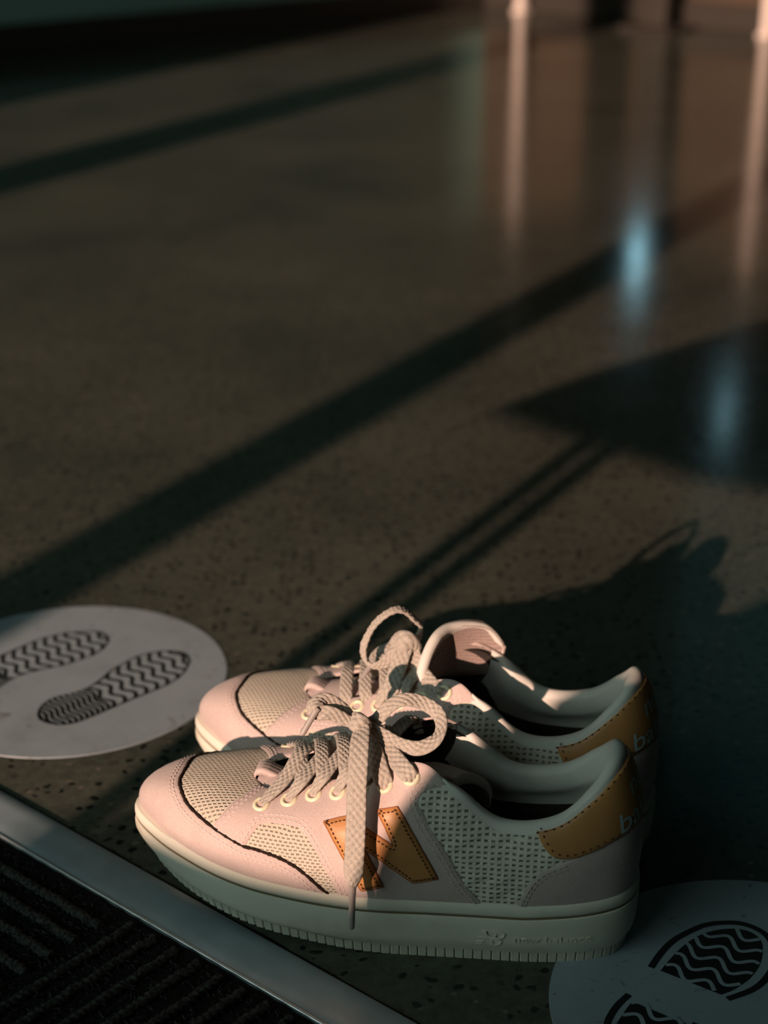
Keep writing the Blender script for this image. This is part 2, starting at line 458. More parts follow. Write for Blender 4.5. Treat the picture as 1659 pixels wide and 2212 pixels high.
UVP= {'eyelets': [(0.3935, 0.78), (0.3725, 0.845), (0.353, 0.8825), (0.3325, 0.8675), (0.313, 0.865), (0.295, 0.8525), (0.276, 0.8875)], 'toecap': [(0.288, -0.04), (0.296, 0.035), (0.309, 0.13), (0.3225, 0.1975), (0.3385, 0.2475), (0.357, 0.28), (0.3675, 0.28), (0.3845, 0.32), (0.406, 0.375), (0.427, 0.425), (0.4465, 0.4625), (0.4705, 0.515), (0.4885, 0.555), (0.497, 0.58), (0.502, 0.6125)], 'eyefront': [(0.438, 0.9625), (0.431, 0.87), (0.4225, 0.725), (0.413, 0.5775), (0.4055, 0.3925), (0.4045, 0.3075)], 'window': [(0.3675, 0.2475), (0.3675, 0.305), (0.372, 0.47), (0.373, 0.565), (0.361, 0.585), (0.3445, 0.5575), (0.33, 0.4775), (0.3125, 0.345), (0.2975, 0.2025), (0.2865, 0.07), (0.2825, -0.0375)], 'rear': [(0.1775, 0.0075), (0.188, 0.1525), (0.208, 0.405), (0.2255, 0.5475), (0.2455, 0.6575), (0.2595, 0.7375), (0.261, 0.8), (0.2525, 0.8675), (0.236, 0.9675)], 'counter': [(0.1505, 0.02), (0.1475, 0.1625), (0.143, 0.325), (0.1345, 0.43), (0.119, 0.47), (0.092, 0.4775), (0.069, 0.4825), (0.0405, 0.485), (0.0055, 0.435)], 'tab': [(0.151, 0.9725), (0.146, 0.8275), (0.1365, 0.6575), (0.1255, 0.555), (0.111, 0.49), (0.092, 0.4775), (0.069, 0.4825), (0.0405, 0.485), (0.0055, 0.435)], 'tabtop': [(0.151, 0.9725), (0.144, 0.9675), (0.126, 0.9475), (0.105, 0.92), (0.0785, 0.9075), (0.05, 0.92), (0.0125, 0.9175)], 'N': [(0.325, 0.6025), (0.3225, 0.61), (0.32, 0.6175), (0.3175, 0.625), (0.315, 0.6325), (0.312, 0.635), (0.3095, 0.64), (0.306, 0.6225), (0.302, 0.6), (0.298, 0.5775), (0.2945, 0.56), (0.2905, 0.54), (0.287, 0.525), (0.2835, 0.51), (0.28, 0.495), (0.2765, 0.4825), (0.273, 0.47), (0.27, 0.46), (0.2665, 0.45), (0.2635, 0.44), (0.26, 0.43), (0.263, 0.4525), (0.2655, 0.4725), (0.2685, 0.4925), (0.2715, 0.515), (0.274, 0.535), (0.277, 0.5575), (0.2805, 0.5825), (0.2835, 0.6075), (0.2865, 0.635), (0.2895, 0.6625), (0.287, 0.665), (0.284, 0.6675), (0.281, 0.6725), (0.2785, 0.6775), (0.2755, 0.685), (0.2725, 0.6625), (0.2695, 0.645), (0.266, 0.625), (0.263, 0.6075), (0.26, 0.59), (0.257, 0.5725), (0.254, 0.555), (0.2505, 0.5375), (0.2475, 0.52), (0.2445, 0.5025), (0.2415, 0.4825), (0.239, 0.465), (0.236, 0.4425), (0.233, 0.4225), (0.2305, 0.4), (0.2275, 0.375), (0.225, 0.35), (0.2225, 0.325), (0.22, 0.2975), (0.2175, 0.27), (0.2155, 0.2425), (0.2185, 0.2275), (0.221, 0.215), (0.224, 0.2025), (0.227, 0.1925), (0.23, 0.1825), (0.233, 0.1725), (0.2355, 0.19), (0.2385, 0.205), (0.2415, 0.2225), (0.2445, 0.2375), (0.2475, 0.2525), (0.2505, 0.265), (0.2535, 0.2775), (0.2565, 0.2925), (0.2595, 0.305), (0.2625, 0.3175), (0.266, 0.33), (0.269, 0.3425), (0.272, 0.355), (0.2755, 0.3675), (0.2785, 0.38), (0.276, 0.36), (0.273, 0.335), (0.2705, 0.3125), (0.268, 0.29), (0.2655, 0.2675), (0.263, 0.245), (0.261, 0.22), (0.2585, 0.195), (0.2565, 0.17), (0.2545, 0.145), (0.253, 0.12), (0.2555, 0.11), (0.2585, 0.1), (0.261, 0.09), (0.264, 0.08), (0.267, 0.07), (0.269, 0.095), (0.2705, 0.12), (0.2725, 0.145), (0.275, 0.17), (0.277, 0.1925), (0.2795, 0.215), (0.282, 0.24), (0.2845, 0.2625), (0.2875, 0.29), (0.29, 0.3125), (0.293, 0.3375), (0.296, 0.365), (0.299, 0.39), (0.3025, 0.42), (0.306, 0.4475), (0.3095, 0.4775), (0.313, 0.5075), (0.317, 0.54), (0.321, 0.57)], 'seam2': [(0.3965, 0.395), (0.385, 0.3625), (0.3775, 0.365)]}
NEARP= {'knot': [(0.1576, 0.002, 0.1174), (0.1532, 0.01, 0.1208), (0.1501, 0.011, 0.1195), (0.1491, 0.004, 0.1123)], 'hang': [(0.1514, 0.006, 0.1181), (0.1495, 0.014, 0.118), (0.1482, 0.024, 0.1166), (0.1469, 0.034, 0.1105), (0.1462, 0.0415, 0.1017), (0.1452, 0.0475, 0.092), (0.1447, 0.0525, 0.0817), (0.1444, 0.057, 0.071), (0.1444, 0.0605, 0.061), (0.1446, 0.062, 0.0537)], 'hang_aglet': [(0.1446, 0.062, 0.0545), (0.1445, 0.0655, 0.0331)], 'rloop': [(0.1503, 0.003, 0.1154), (0.1438, 0.0, 0.1175), (0.1377, -0.003, 0.1241), (0.13, -0.006, 0.1271), (0.121, -0.008, 0.1248), (0.1127, -0.005, 0.1213), (0.1095, 0.003, 0.1182), (0.1113, 0.011, 0.115), (0.1187, 0.015, 0.1116), (0.1288, 0.014, 0.1116), (0.1384, 0.01, 0.1136), (0.1482, 0.006, 0.1165)], 'lloop': [(0.1545, 0.004, 0.1161), (0.1608, 0.004, 0.1228), (0.1677, 0.006, 0.129), (0.1731, 0.01, 0.1306), (0.1759, 0.013, 0.1282), (0.173, 0.013, 0.1252), (0.1664, 0.012, 0.1254), (0.16, 0.01, 0.1217), (0.1537, 0.008, 0.1174)], 'lend': [(0.1558, 0.0, 0.1153), (0.1634, 0.0, 0.1195), (0.1694, 0.006, 0.1252), (0.1727, 0.012, 0.1266), (0.1737, 0.014, 0.1257)], 'lend_aglet': [(0.1732, 0.014, 0.1269), (0.1791, 0.021, 0.1163)], 'e7': [(0.1472, 0.004, 0.1125), (0.1406, 0.01, 0.1101), (0.1323, 0.0185, 0.1075), (0.1244, 0.0275, 0.1057), (0.1207, 0.0295, 0.1032), (0.1197, 0.0255, 0.0982)], 'e6': [(0.1478, 0.006, 0.1125), (0.1442, 0.013, 0.1092), (0.1402, 0.021, 0.1062), (0.1359, 0.0285, 0.1009), (0.1339, 0.029, 0.0962), (0.1337, 0.025, 0.0912)], 'tab': [(0.2107, 0.004, 0.088), (0.2041, 0.0, 0.0886), (0.1984, -0.002, 0.0829)], 'tonguemid': [(0.1125, 0.018, 0.0938), (0.1142, 0.008, 0.093), (0.1142, -0.0, 0.0923), (0.113, -0.008, 0.0862), (0.1113, -0.014, 0.0741), (0.1105, -0.018, 0.063)], 'tongue': [(0.0997, 0.016, 0.0935), (0.0972, 0.008, 0.0911), (0.0929, -0.0, 0.0869), (0.088, -0.008, 0.08), (0.085, -0.014, 0.07), (0.0863, -0.018, 0.0578)]}
FARP= {'knot': [(0.1551, 0.002, 0.1143), (0.1503, 0.008, 0.1203), (0.1463, 0.009, 0.1202), (0.1443, 0.004, 0.1138)], 'ring': [(0.1501, -0.004, 0.1126), (0.1452, -0.008, 0.1154), (0.1436, -0.008, 0.1228), (0.147, -0.005, 0.1285), (0.1505, -0.003, 0.1331), (0.1552, 0.0, 0.1354), (0.1609, 0.003, 0.1331), (0.1666, 0.005, 0.1275), (0.1701, 0.007, 0.1212), (0.1726, 0.009, 0.113), (0.1707, 0.011, 0.1066), (0.1652, 0.013, 0.1045), (0.1587, 0.013, 0.1078), (0.1543, 0.011, 0.113), (0.1497, 0.008, 0.1175)], 'small': [(0.1545, -0.006, 0.1098), (0.1611, -0.01, 0.1065), (0.1672, -0.01, 0.103), (0.1695, -0.006, 0.1004), (0.1667, -0.002, 0.1005), (0.1606, 0.002, 0.1073), (0.153, 0.004, 0.1138)], 'band1': [(0.1481, 0.008, 0.1171), (0.1489, 0.013, 0.1139), (0.1499, 0.0185, 0.1078), (0.1512, 0.0235, 0.1014), (0.1525, 0.0275, 0.0954), (0.1546, 0.024, 0.0902)], 'band2': [(0.1465, 0.006, 0.1157), (0.1427, 0.01, 0.1112), (0.1364, 0.0165, 0.1058), (0.1286, 0.024, 0.1029), (0.1232, 0.028, 0.1021), (0.1217, 0.025, 0.0983)], 'tail': [(0.154, -0.004, 0.1084), (0.1628, -0.006, 0.0984), (0.1706, -0.004, 0.091), (0.1773, 0.0, 0.0848), (0.1848, 0.006, 0.0814), (0.1901, 0.01, 0.0785)], 'lend_aglet': [(0.1705, 0.004, 0.0982), (0.1741, 0.012, 0.0923)], 'tongue': [(0.1366, 0.022, 0.1007), (0.1355, 0.015, 0.1119), (0.1325, 0.004, 0.1214), (0.1275, -0.009, 0.1241), (0.1179, -0.019, 0.1229), (0.107, -0.027, 0.1178), (0.0984, -0.032, 0.105)], 'tonguemid': [(0.1368, 0.02, 0.0954), (0.136, 0.006, 0.094), (0.1317, -0.01, 0.0922), (0.1218, -0.022, 0.0904), (0.1113, -0.03, 0.0884), (0.1016, -0.034, 0.0871)], 'tab': [(0.2109, 0.004, 0.0808), (0.2065, 0.0, 0.0805), (0.2, -0.002, 0.0761)]}

# ------------------------------------------------------------------ sneakers
def pin(poly, q):
    x, y = q[:, 0], q[:, 1]; ins = np.zeros(len(q), bool); n = len(poly)
    for i in range(n):
        x0, y0 = poly[i]; x1, y1 = poly[(i + 1) % n]
        c = (y0 > y) != (y1 > y)
        with np.errstate(divide='ignore', invalid='ignore'):
            xi = (x1 - x0) * (y - y0) / (y1 - y0) + x0
        ins ^= c & (x < xi)
    return ins

def sm(x, a, b):
    t = np.clip((x - a) / (b - a), 0, 1); return t * t * (3 - 2 * t)

def dens(uv, closed=False, step=.0014, smooth=True):
    """resample a polyline in (u,v) evenly by its length on the upper"""
    uv = np.asarray(uv, float)
    if closed: uv = np.vstack([uv, uv[:1]])
    if smooth and len(uv) > 2: q, _ = cr_path(uv, n=len(uv) * 16)
    else:
        q = np.vstack([np.stack([np.linspace(a[0], b[0], 24, endpoint=False), np.linspace(a[1], b[1], 24, endpoint=False)], 1) for a, b in zip(uv[:-1], uv[1:])] + [uv[-1:]])
    P = S(q[:, 0], q[:, 1]); d = np.r_[0, np.cumsum(np.linalg.norm(np.diff(P, axis=0), axis=1))]
    n = max(3, int(d[-1] / step)); t = np.linspace(0, d[-1], n)
    r = np.stack([np.interp(t, d, q[:, 0]), np.interp(t, d, q[:, 1])], 1)
    return r[:-1] if closed else r

def uv_shift(uv, dist, sign, closed=False):
    P, n = SN(uv[:, 0], uv[:, 1])
    t = (np.roll(P, -1, 0) - np.roll(P, 1, 0)) if closed else np.gradient(P, axis=0)
    t /= np.linalg.norm(t, axis=1)[:, None] + 1e-12
    s = np.cross(n, t) * sign * dist; e = 1e-3
    Su = (S(uv[:, 0] + e, uv[:, 1]) - S(uv[:, 0] - e, uv[:, 1])) / (2 * e)
    Sv = (S(uv[:, 0], uv[:, 1] + e) - S(uv[:, 0], uv[:, 1] - e)) / (2 * e)
    a = (Su * Su).sum(1); b = (Su * Sv).sum(1); c = (Sv * Sv).sum(1); d1 = (Su * s).sum(1); d2 = (Sv * s).sum(1)
    det = a * c - b * b + 1e-14
    return uv + np.stack([(c * d1 - b * d2) / det, (a * d2 - b * d1) / det], 1)

def inward(uv, poly, closed=False):
    k = 0.0
    for s in (1, -1):
        q = uv_shift(uv, .002, s, closed)
        f = pin(poly, q).mean()
        if f > k: k, best = f, s
    return best if k > 0 else 1

class Shoe:
    def __init__(s, name, m, loc, rz, label, group):
        s.m = m
        s.root = tag(empty(name, loc, rz), label, 'sneaker', group)
    def X(s, P):
        P = np.array(P, float); P[..., 1] *= s.m; return P
    def mk(s, name, V, F, mat, parent=None, **kw):
        V = s.X(V)
        if s.m < 0: F = [tuple(f)[::-1] for f in F]
        return mk(name, V, F, mat, parent or s.root, **kw)

    def panel(s, name, poly, t, mat, parent=None, uvmode='xz', puff=0.0, base=0.0, gs=.0022, edge=.0007, wob=0.0):
        poly = np.asarray(poly, float); nb = len(poly)
        sg = inward(poly, poly, True)
        ring = uv_shift(poly, edge, sg, True)
        ring = ring[pin(poly, ring)]
        u0, v0 = poly.min(0); u1, v1 = poly.max(0)
        gu, gv = np.meshgrid(np.arange(u0, u1, gs / .56), np.arange(v0, v1, gs / .078))
        g = np.stack([gu.ravel(), gv.ravel()], 1); g[::2, 0] += .0003
        g = g[pin(poly, g)]
        Pb = S(poly[:, 0], poly[:, 1]); Pg = S(g[:, 0], g[:, 1])
        dist = np.array([np.sqrt(((Pb - q) ** 2).sum(1).min()) for q in Pg]) if len(Pg) else np.zeros(0)
        g = g[dist > edge * 1.5]; dist = dist[dist > edge * 1.5]
        allp = np.vstack([poly, ring, g]) if len(g) else np.vstack([poly, ring])
        co = [Vector((float(a * .56), float(b * .078))) for a, b in allp]
        vs, es, fs, ov, oe, of = delaunay_2d_cdt(co, [], [list(range(nb))], 1, 1e-7)
        vs = np.array([(v.x / .56, v.y / .078) for v in vs])
        isb = np.array([any(i < nb for i in o) for o in ov])
        Pa = S(vs[:, 0], vs[:, 1]); dd = np.array([np.sqrt(((Pb - q) ** 2).sum(1).min()) for q in Pa])
        off = base + np.where(isb, t * .62, t + puff * (1 - np.exp(-dd / .004)))
        if wob:
            off = off + wob * np.sin(Pa[:, 0] * 420 + 3 * np.sin(Pa[:, 2] * 260)) * np.sin(Pa[:, 2] * 300 + 1.3 + 40 * Pa[:, 0]) * sm(dd, 0, .006)
        V, n = SN(vs[:, 0], vs[:, 1], off)
        F = [tuple(f) for f in fs]
        # orient
        f = np.array([F[0], F[len(F) // 2], F[-1]])
        fl = np.sign((np.cross(V[f[:, 1]] - V[f[:, 0]], V[f[:, 2]] - V[f[:, 0]]) * n[f[:, 0]]).sum())
        if fl < 0: F = [q[::-1] for q in F]
        # skirt down to the layer below
        bi = {}
        for k, o in enumerate(ov):
            for i in o:
                if i < nb: bi[i] = k
        V0, _ = SN(poly[:, 0], poly[:, 1], -.0006)
        nv = len(V); V = np.vstack([V, V0])
        for i in range(nb):
            j = (i + 1) % nb
            if i in bi and j in bi:
                q = (bi[i], bi[j], nv + j, nv + i)
                F.append(q if sg < 0 else q[::-1])
        if uvmode == 'xz': uv = V[:, [0, 2]]
        else: uv = V[:, [0, 1]]
        return s.mk(name, V, F, mat, parent, uv=uv, sharp=50)

    def stitches(s, name, uv, off, mat, parent, spacing=.0027, length=.0019, r=.00030, closed=False):
        q = dens(uv, closed=False, step=spacing, smooth=False)
        P, n = SN(q[:, 0], q[:, 1], off)
        T = np.gradient(P, axis=0); T /= np.linalg.norm(T, axis=1)[:, None] + 1e-12
        B = np.cross(n, T); V = []; F = []
        for i in range(len(P)):
            k = len(V); l = length / 2
            for a, w in ((-1, .25), (-.6, 1), (.6, 1), (1, .25)):
                for ang in (0, math.pi / 3, 2 * math.pi / 3, math.pi):
                    V.append(P[i] + T[i] * l * a + (B[i] * math.cos(ang) * 1.2 + n[i] * math.sin(ang)) * r * w)
            for c in range(3):
                for e in range(3):
                    F.append((k + c * 4 + e, k + c * 4 + e + 1, k + (c + 1) * 4 + e + 1, k + (c + 1) * 4 + e))
        o = s.mk(name, V, F, mat, parent, sharp=None); o['kind'] = 'stuff'
        return o

    def edge_stitch(s, line, poly, insets, off, mat, parent, **kw):
        ln = dens(line, step=.0015); sg = inward(ln, poly)
        for d in insets:
            q = uv_shift(ln, d, sg)
            q = q[(q[:, 1] > .015) & (q[:, 1] < 1.0)]
            if len(q) > 3: s.stitches('stitching', q, off, mat, parent, **kw)

    # -------------------------------------------------------------- sole
    def rows(s, u):
        b = _cr(_B, u); e = 1e-4; tg = _cr(_B, u + e) - _cr(_B, u - e)
        out = np.stack([-tg[:, 1], tg[:, 0], 0 * tg[:, 0]], 1); out /= np.linalg.norm(out, axis=1)[:, None]
        x = b[:, 0]; zf = zfeather(x); sp = sspring(x); tf = sm(x, .235, .272)
        bi = .0050 + .0045 * sm(x, .10, .18)
        return b, out, zf, sp, tf, bi
    def wall(s, u, z):
        """offset of the sole wall from the feather line at height z"""
        b, out, zf, sp, tf, bi = s.rows(u)
        res = np.empty(len(u))
        for i in range(len(u)):
            zz = [sp[i], sp[i] + .0066, sp[i] + .013, zf[i] - .012, zf[i] - .0078]
            dd = [-bi[i], -bi[i] * .28, .0012 + .001 * tf[i], .0028 + .002 * tf[i], .0026 + .002 * tf[i]]
            res[i] = np.interp(z[i], zz, dd)
        return b, out, res
    def sole(s):
        n = 300; u = np.arange(n) / n
        b, out, zf, sp, tf, bi = s.rows(u)
        def ring(d, z): 
            p = b + out * (np.zeros(n) + d)[:, None]; p[:, 2] = z; return p
        e = .002 * tf
        body = [ring(.0000, zf - .0074), ring(.0018 + e, zf - .0075), ring(.0026 + e, zf - .0080), ring(.0030 + e, zf - .0100), ring(.0028 + e, zf - .0130),
                ring(.0020 + e * .6, sp + .0155), ring(.0011, sp + .0115), ring(-bi * .12, sp + .0085), ring(-bi * .28, sp + .0066), ring(-bi * .28 - .0016, sp + .0063),
                ring(-bi - .0016, sp + .0012), ring(-bi - .010, sp + .0010), ring(-.022, sp + .0010)]
        V = np.vstack(body); F = grid_faces(len(body), n, close_c=True)
        V = np.vstack([V, [[.13, 0, .001]]]); k = (len(body) - 1) * n
        F += [(k + i, k + (i + 1) % n, len(V) - 1) for i in range(n)]
        sole = s.mk('sole', V, F, 'rubber_cream', sharp=45)
        welt = [ring(-.0040, zf - .0005), ring(-.0012, zf + .0006), ring(.0006, zf + .0009), ring(.0019 + e, zf + .0002), ring(.0027 + e, zf - .0020), ring(.0028 + e, zf - .0045), ring(.0022 + e, zf - .0062), ring(.0012 + e, zf - .0069), ring(-.003, zf - .0070)]
        s.mk('sole_band', np.vstack(welt), grid_faces(len(welt), n, close_c=True), 'rubber_cream', sole, sharp=50)
        ln = ring(.0016 + e, zf - .00725); V, F = tube_data(np.vstack([ln, ln[:1]]), .00055, 6, cap=False)
        s.mk('band_groove', V, F, 'sole_line', sole, sharp=None)
        # tread lugs round the bottom edge, one block each
        uu = np.linspace(0, 1, 4001); bb, oo, zf2, sp2, tf2, bi2 = s.rows(uu)
        pb = bb + oo * (-bi2 * .75)[:, None]
        d = np.r_[0, np.cumsum(np.linalg.norm(np.diff(pb[:, :2], axis=0), axis=1))]
        cnt = int(d[-1] / .0048); ul = np.interp((np.arange(cnt) + .5) * d[-1] / cnt, d, uu)
        bm = bmesh.new(); bmesh.ops.create_cube(bm, size=1)
        bmesh.ops.scale(bm, vec=(.00455, .0056, .0078), verts=bm.verts)
        bmesh.ops.bevel(bm, geom=list(bm.edges), offset=.0005, segments=1, affect='EDGES', profile=.5)
        me = bpy.data.meshes.new('tread_lug'); bm.to_mesh(me); bm.free(); me.materials.append(MATS['rubber_tread'])
        bl, ol, _, sl, tl, il = s.rows(ul)
        for i in range(cnt):
            p = bl[i] + ol[i] * (-il[i] * .42 - .0026); nx = ol[i]
            o = link('tread_lug', me, sole)
            y = nx[1] * s.m
            o.location = (p[0], p[1] * s.m, sl[i] + .0039)
            lean = math.atan2(il[i] * .22, .0066)
            o.rotation_euler = Matrix.Rotation(math.atan2(y, nx[0]) + math.pi / 2, 4, 'Z').to_euler()
            o.rotation_euler.x = lean
        return sole

    # -------------------------------------------------------------- upper
    def upper(s):
        E = UVP; m = s.m
        mir = lambda L: [(1 - a, b) for a, b in L]
        neg = lambda L: [(-a, b) for a, b in L]
        cl = lambda L: dens(L, closed=True, smooth=False)
        # inner lining shell and insole
        nu, nv = 150, 16
        uu, vv = np.meshgrid(np.arange(nu) / nu, np.linspace(0, .985, nv)); V, _ = SN(uu.ravel(), vv.ravel(), -.0034)
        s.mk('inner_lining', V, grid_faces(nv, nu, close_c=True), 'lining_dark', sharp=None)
        n = 120; b = _cr(_B, np.arange(n) / n); c = np.array([.14, 0, 0]); z = zfeather(b[:, 0]) + .002
        V = [(p[0] + (c[0] - p[0]) * .04, p[1] * .92, zz) for p, zz in zip(b, z)]
        V += [(p[0] + (c[0] - p[0]) * .5, p[1] * .5, zz - .001) for p, zz in zip(b, z)] + [(c[0], 0, .038)]
        F = grid_faces(2, n, close_c=True) + [(n + i, n + (i + 1) % n, 2 * n) for i in range(n)]
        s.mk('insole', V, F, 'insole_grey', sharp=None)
        # mesh fabric under the overlays
        rect = lambda u0, u1, v0, v1: dens([(u0, v0), (u1, v0), (u1, v1), (u0, v1)], closed=True, smooth=False)
        s.panel('vamp_mesh', rect(.385, .615, .20, .995), .0006, 'knit_mesh', uvmode='xy', gs=.0022)
        for f in (1, -1):
            ur = lambda u: u if f > 0 else 1 - u
            s.panel('side_mesh', rect(ur(.275), ur(.39), -.02, .66), .0006, 'knit_mesh', gs=.0024, wob=.0004)
        s.panel('quarter_mesh', rect(-.272, .272, -.02, .985), .0006, 'knit_quarter', gs=.0026, wob=.0006)
        # toe cap with its dark raw edge
        lat = [p for p in E['toecap'] if p[0] < .495]
        lat = [(lat[0][0], -.02)] + lat[1:]
        top = lat + [(.5, .592)] + mir(lat)[::-1]
        topd = dens(top); bot = dens([(top[-1][0], -.02), (.62, -.02), (.5, -.02), (.38, -.02), (top[0][0], -.02)], smooth=False)
        poly = np.vstack([topd, bot[1:-1]])
        tc = s.panel('toe_cap', poly, .0014, 'suede_pink', gs=.0024, puff=.0006)
        q = uv_shift(topd, .0003, -inward(topd, poly)); P, nn = SN(q[:, 0], q[:, 1], .0009)
        r = .00085 * (1 + .35 * np.sin(np.arange(len(P)) * 2.3) * np.cos(np.arange(len(P)) * .9))
        V, F = tube_data(P, r, 7); s.mk('raw_edge', V, F, 'felt_dark', tc, sharp=None)
        s.edge_stitch(top, poly, (.0032, .0052), .0019, 'thread_pink', tc)
        # eyestay with saddle, one on each side, and the letter patch
        for f in (1, -1):
            ur = (lambda L: L) if f > 0 else mir
            win = E['window']; rear = [(.1775, -.02)] + E['rear']; ef = E['eyefront']
            winl = win[:-1] + [(.2825, -.02)]
            wd = dens(ur(winl)); rd = dens(ur(rear)); ed = dens(ur(ef[:-1]))
            topl = dens(ur([rear[-1], (.245, .99), (.262, .996), (.30, .996), (.35, .996), (.40, .996), (.43, .99), ef[0]]), smooth=False)
            lowl = dens(ur([ef[-2], (.398, .30), (.385, .25), win[0]]), smooth=False)
            botl = dens(ur([winl[-1], (.23, -.02), rear[0]]), smooth=False)
            poly = np.vstack([wd[:-1], botl[:-1], rd[:-1], topl[:-1], ed[:-1], lowl[:-1]])
            es = s.panel('eyestay', poly, .0011, 'suede_pink', gs=.0024, puff=.0004)
            s.edge_stitch(ur(rear[:-1]), poly, (.0024, .0046), .0014, 'thread_pink', es)
            s.edge_stitch(ur(winl), poly, (.0022, .0044), .0014, 'thread_pink', es)
            s.edge_stitch(ur(ef), poly, (.0022, .0042), .0014, 'thread_pink', es)
            s.edge_stitch(ur([(.392, .44), (.383, .415), (.374, .41)]), poly, (.0, ), .0014, 'thread_pink', es)
            # eyelets
            for (a, bv) in E['eyelets']:
                (a2, b2), = ur([(a, bv)])
                P, nn = SN([a2], [b2], .0013); P = s.X(P)[0]; nn = s.X(nn)[0]
                V = []; prof = [(.00235, -.0002), (.00235, .0004), (.0027, .0010), (.0034, .0013), (.0042, .0010), (.0047, .0002)]
                for (rr_, zz) in prof:
                    for k in range(28):
                        t = 2 * math.pi * k / 28; V.append((rr_ * math.cos(t), rr_ * math.sin(t), zz))
                F = grid_faces(len(prof), 28, close_c=True, flip=True)
                mi = [0] * len(F); F.append(tuple(range(28))); mi.append(1)
                o = mk('eyelet', V, F, None, es, mats=['eyelet_cream', 'eyelet_hole_shade'], mi=mi, sharp=60)
                zq = Vector(nn).to_track_quat('Z', 'Y'); o.rotation_euler = zq.to_euler(); o.location = P
            # letter patch
            Np = np.array(E['N'])
            reads = (f > 0) == (m > 0)           # the side shown to the camera keeps its reading direction
            if not reads: Np[:, 0] = Np[:, 0].min() + Np[:, 0].max() - Np[:, 0]
            Np = np.array(ur([tuple(q) for q in Np]))
            lg = s.panel('letter_patch', dens(Np, closed=True, smooth=False, step=.0009), .0012, 'leather_tan', base=.0011, puff=.0010, gs=.0016, edge=.0008)
            lg['label'] = 'tan leather letter N patch with dark stitching'
            sg = inward(Np, Np, True); q = uv_shift(dens(Np, closed=True, smooth=False, step=.001), .0019, sg, True)
            s.stitches('stitching', q, .0030, 'thread_brown', lg, spacing=.0022, length=.0015, r=.00028)
            rim = uv_shift(dens(Np, closed=True, smooth=False, step=.001), .0001, sg, True)
            P, _ = SN(rim[:, 0], rim[:, 1], .0019); V, F = tube_data(np.vstack([P, P[:1]]), .00042, 6, cap=False)
            s.mk('cut_edge', V, F, 'leather_edge', lg, sharp=None)
        # heel counter and heel tab
        cnt = [(.1505, -.02)] + E['counter'][:-1] + [(.0, .46)]
        cd = dens(cnt + neg(cnt[:-1])[::-1]); bot = dens([(-.1505, -.02), (0, -.02), (.1505, -.02)], smooth=False)
        poly = np.vstack([cd[:-1], bot[:-1]])
        hc = s.panel('heel_counter', poly, .0011, 'suede_pink', gs=.0026, puff=.0005)
        s.edge_stitch(cnt[:6], poly, (.0022, .0040), .0014, 'thread_grey', hc)
        s.edge_stitch(neg(cnt[:6]), poly, (.0022, .0040), .0014, 'thread_grey', hc)
        tl = E['tab'][:-1] + [(.0, .455)]; tt = [(.151, .955), (.126, .955), (.09, .955), (.05, .955), (.0, .955)]
        ld = dens(tl + neg(tl[:-1])[::-1]); td = dens(neg(tt[:-1]) + tt[::-1], smooth=False)
        poly = np.vstack([ld[:-1], td[:-1]])
        ht = s.panel('heel_tab', poly, .0013, 'leather_tan', base=.0008, gs=.0022, puff=.0008)
        s.edge_stitch(tl[:-1], poly, (.0026,), .0028, 'thread_brown', ht, spacing=.0036, length=.0014)
        s.edge_stitch(neg(tl[:-1]), poly, (.0026,), .0028, 'thread_brown', ht, spacing=.0036, length=.0014)
        # lettering across the back of the heel
        for body, v0, sz in (('new', .735, .0178), ('balance', .525, .0178)):
            V2, F2 = text_mesh(body, sz, bold=.004); V2[:, 0] *= 1.24
            w = V2[:, 0].max(); per = .56
            uu = (w / 2 - V2[:, 0]) / per * (1 if m > 0 else -1)
            vv = v0 + V2[:, 1] / .080
            V, _ = SN(uu, vv, .00315)
            V[:, 1] *= 1
            o = s.mk('lettering', V, F2 if m < 0 else [f_ for f_ in F2], 'print_blue', ht, sharp=None)
        # padded collar, rolled over the opening and down inside
        us = np.linspace(-.243, .243, 130); rowsP = []
        tp = 1 - .75 * sm(np.abs(us), .205, .243)
        P9, n9 = SN(us, np.full(130, .93), 0.0); Pt, nt = SN(us, np.full(130, .985), 0.0)
        sv = S(us, np.full(130, 1.0)) - S(us, np.full(130, .95)); sv /= np.linalg.norm(sv, axis=1)[:, None]
        rad = (.0046 * tp)[:, None]; cc = Pt - nt * (rad - .0012)
        rowsP.append(P9 + n9 * .0010)
        for ph in np.radians([-25, 5, 35, 65, 95, 125, 150]):
            rowsP.append(cc + rad * (math.cos(ph) * nt + math.sin(ph) * sv))
        for v, th in ((.90, .0088), (.82, .0096), (.72, .0092), (.62, .0076), (.52, .0056), (.42, .0042), (.34, .0036)):
            Pv, nv_ = SN(us, np.full(130, v), 0.0); rowsP.append(Pv - nv_ * (th * (.35 + .65 * tp))[:, None])
        V = np.vstack(rowsP)
        cl_ = s.mk('collar', V, grid_faces(len(rowsP), 130, flip=True), 'collar_cream', sharp=None)
        q = np.stack([np.linspace(-.15, .15, 90), np.full(90, .945)], 1)
        s.stitches('stitching', q, .0023, 'thread_brown', ht, spacing=.0040, length=.0016, r=.0003)

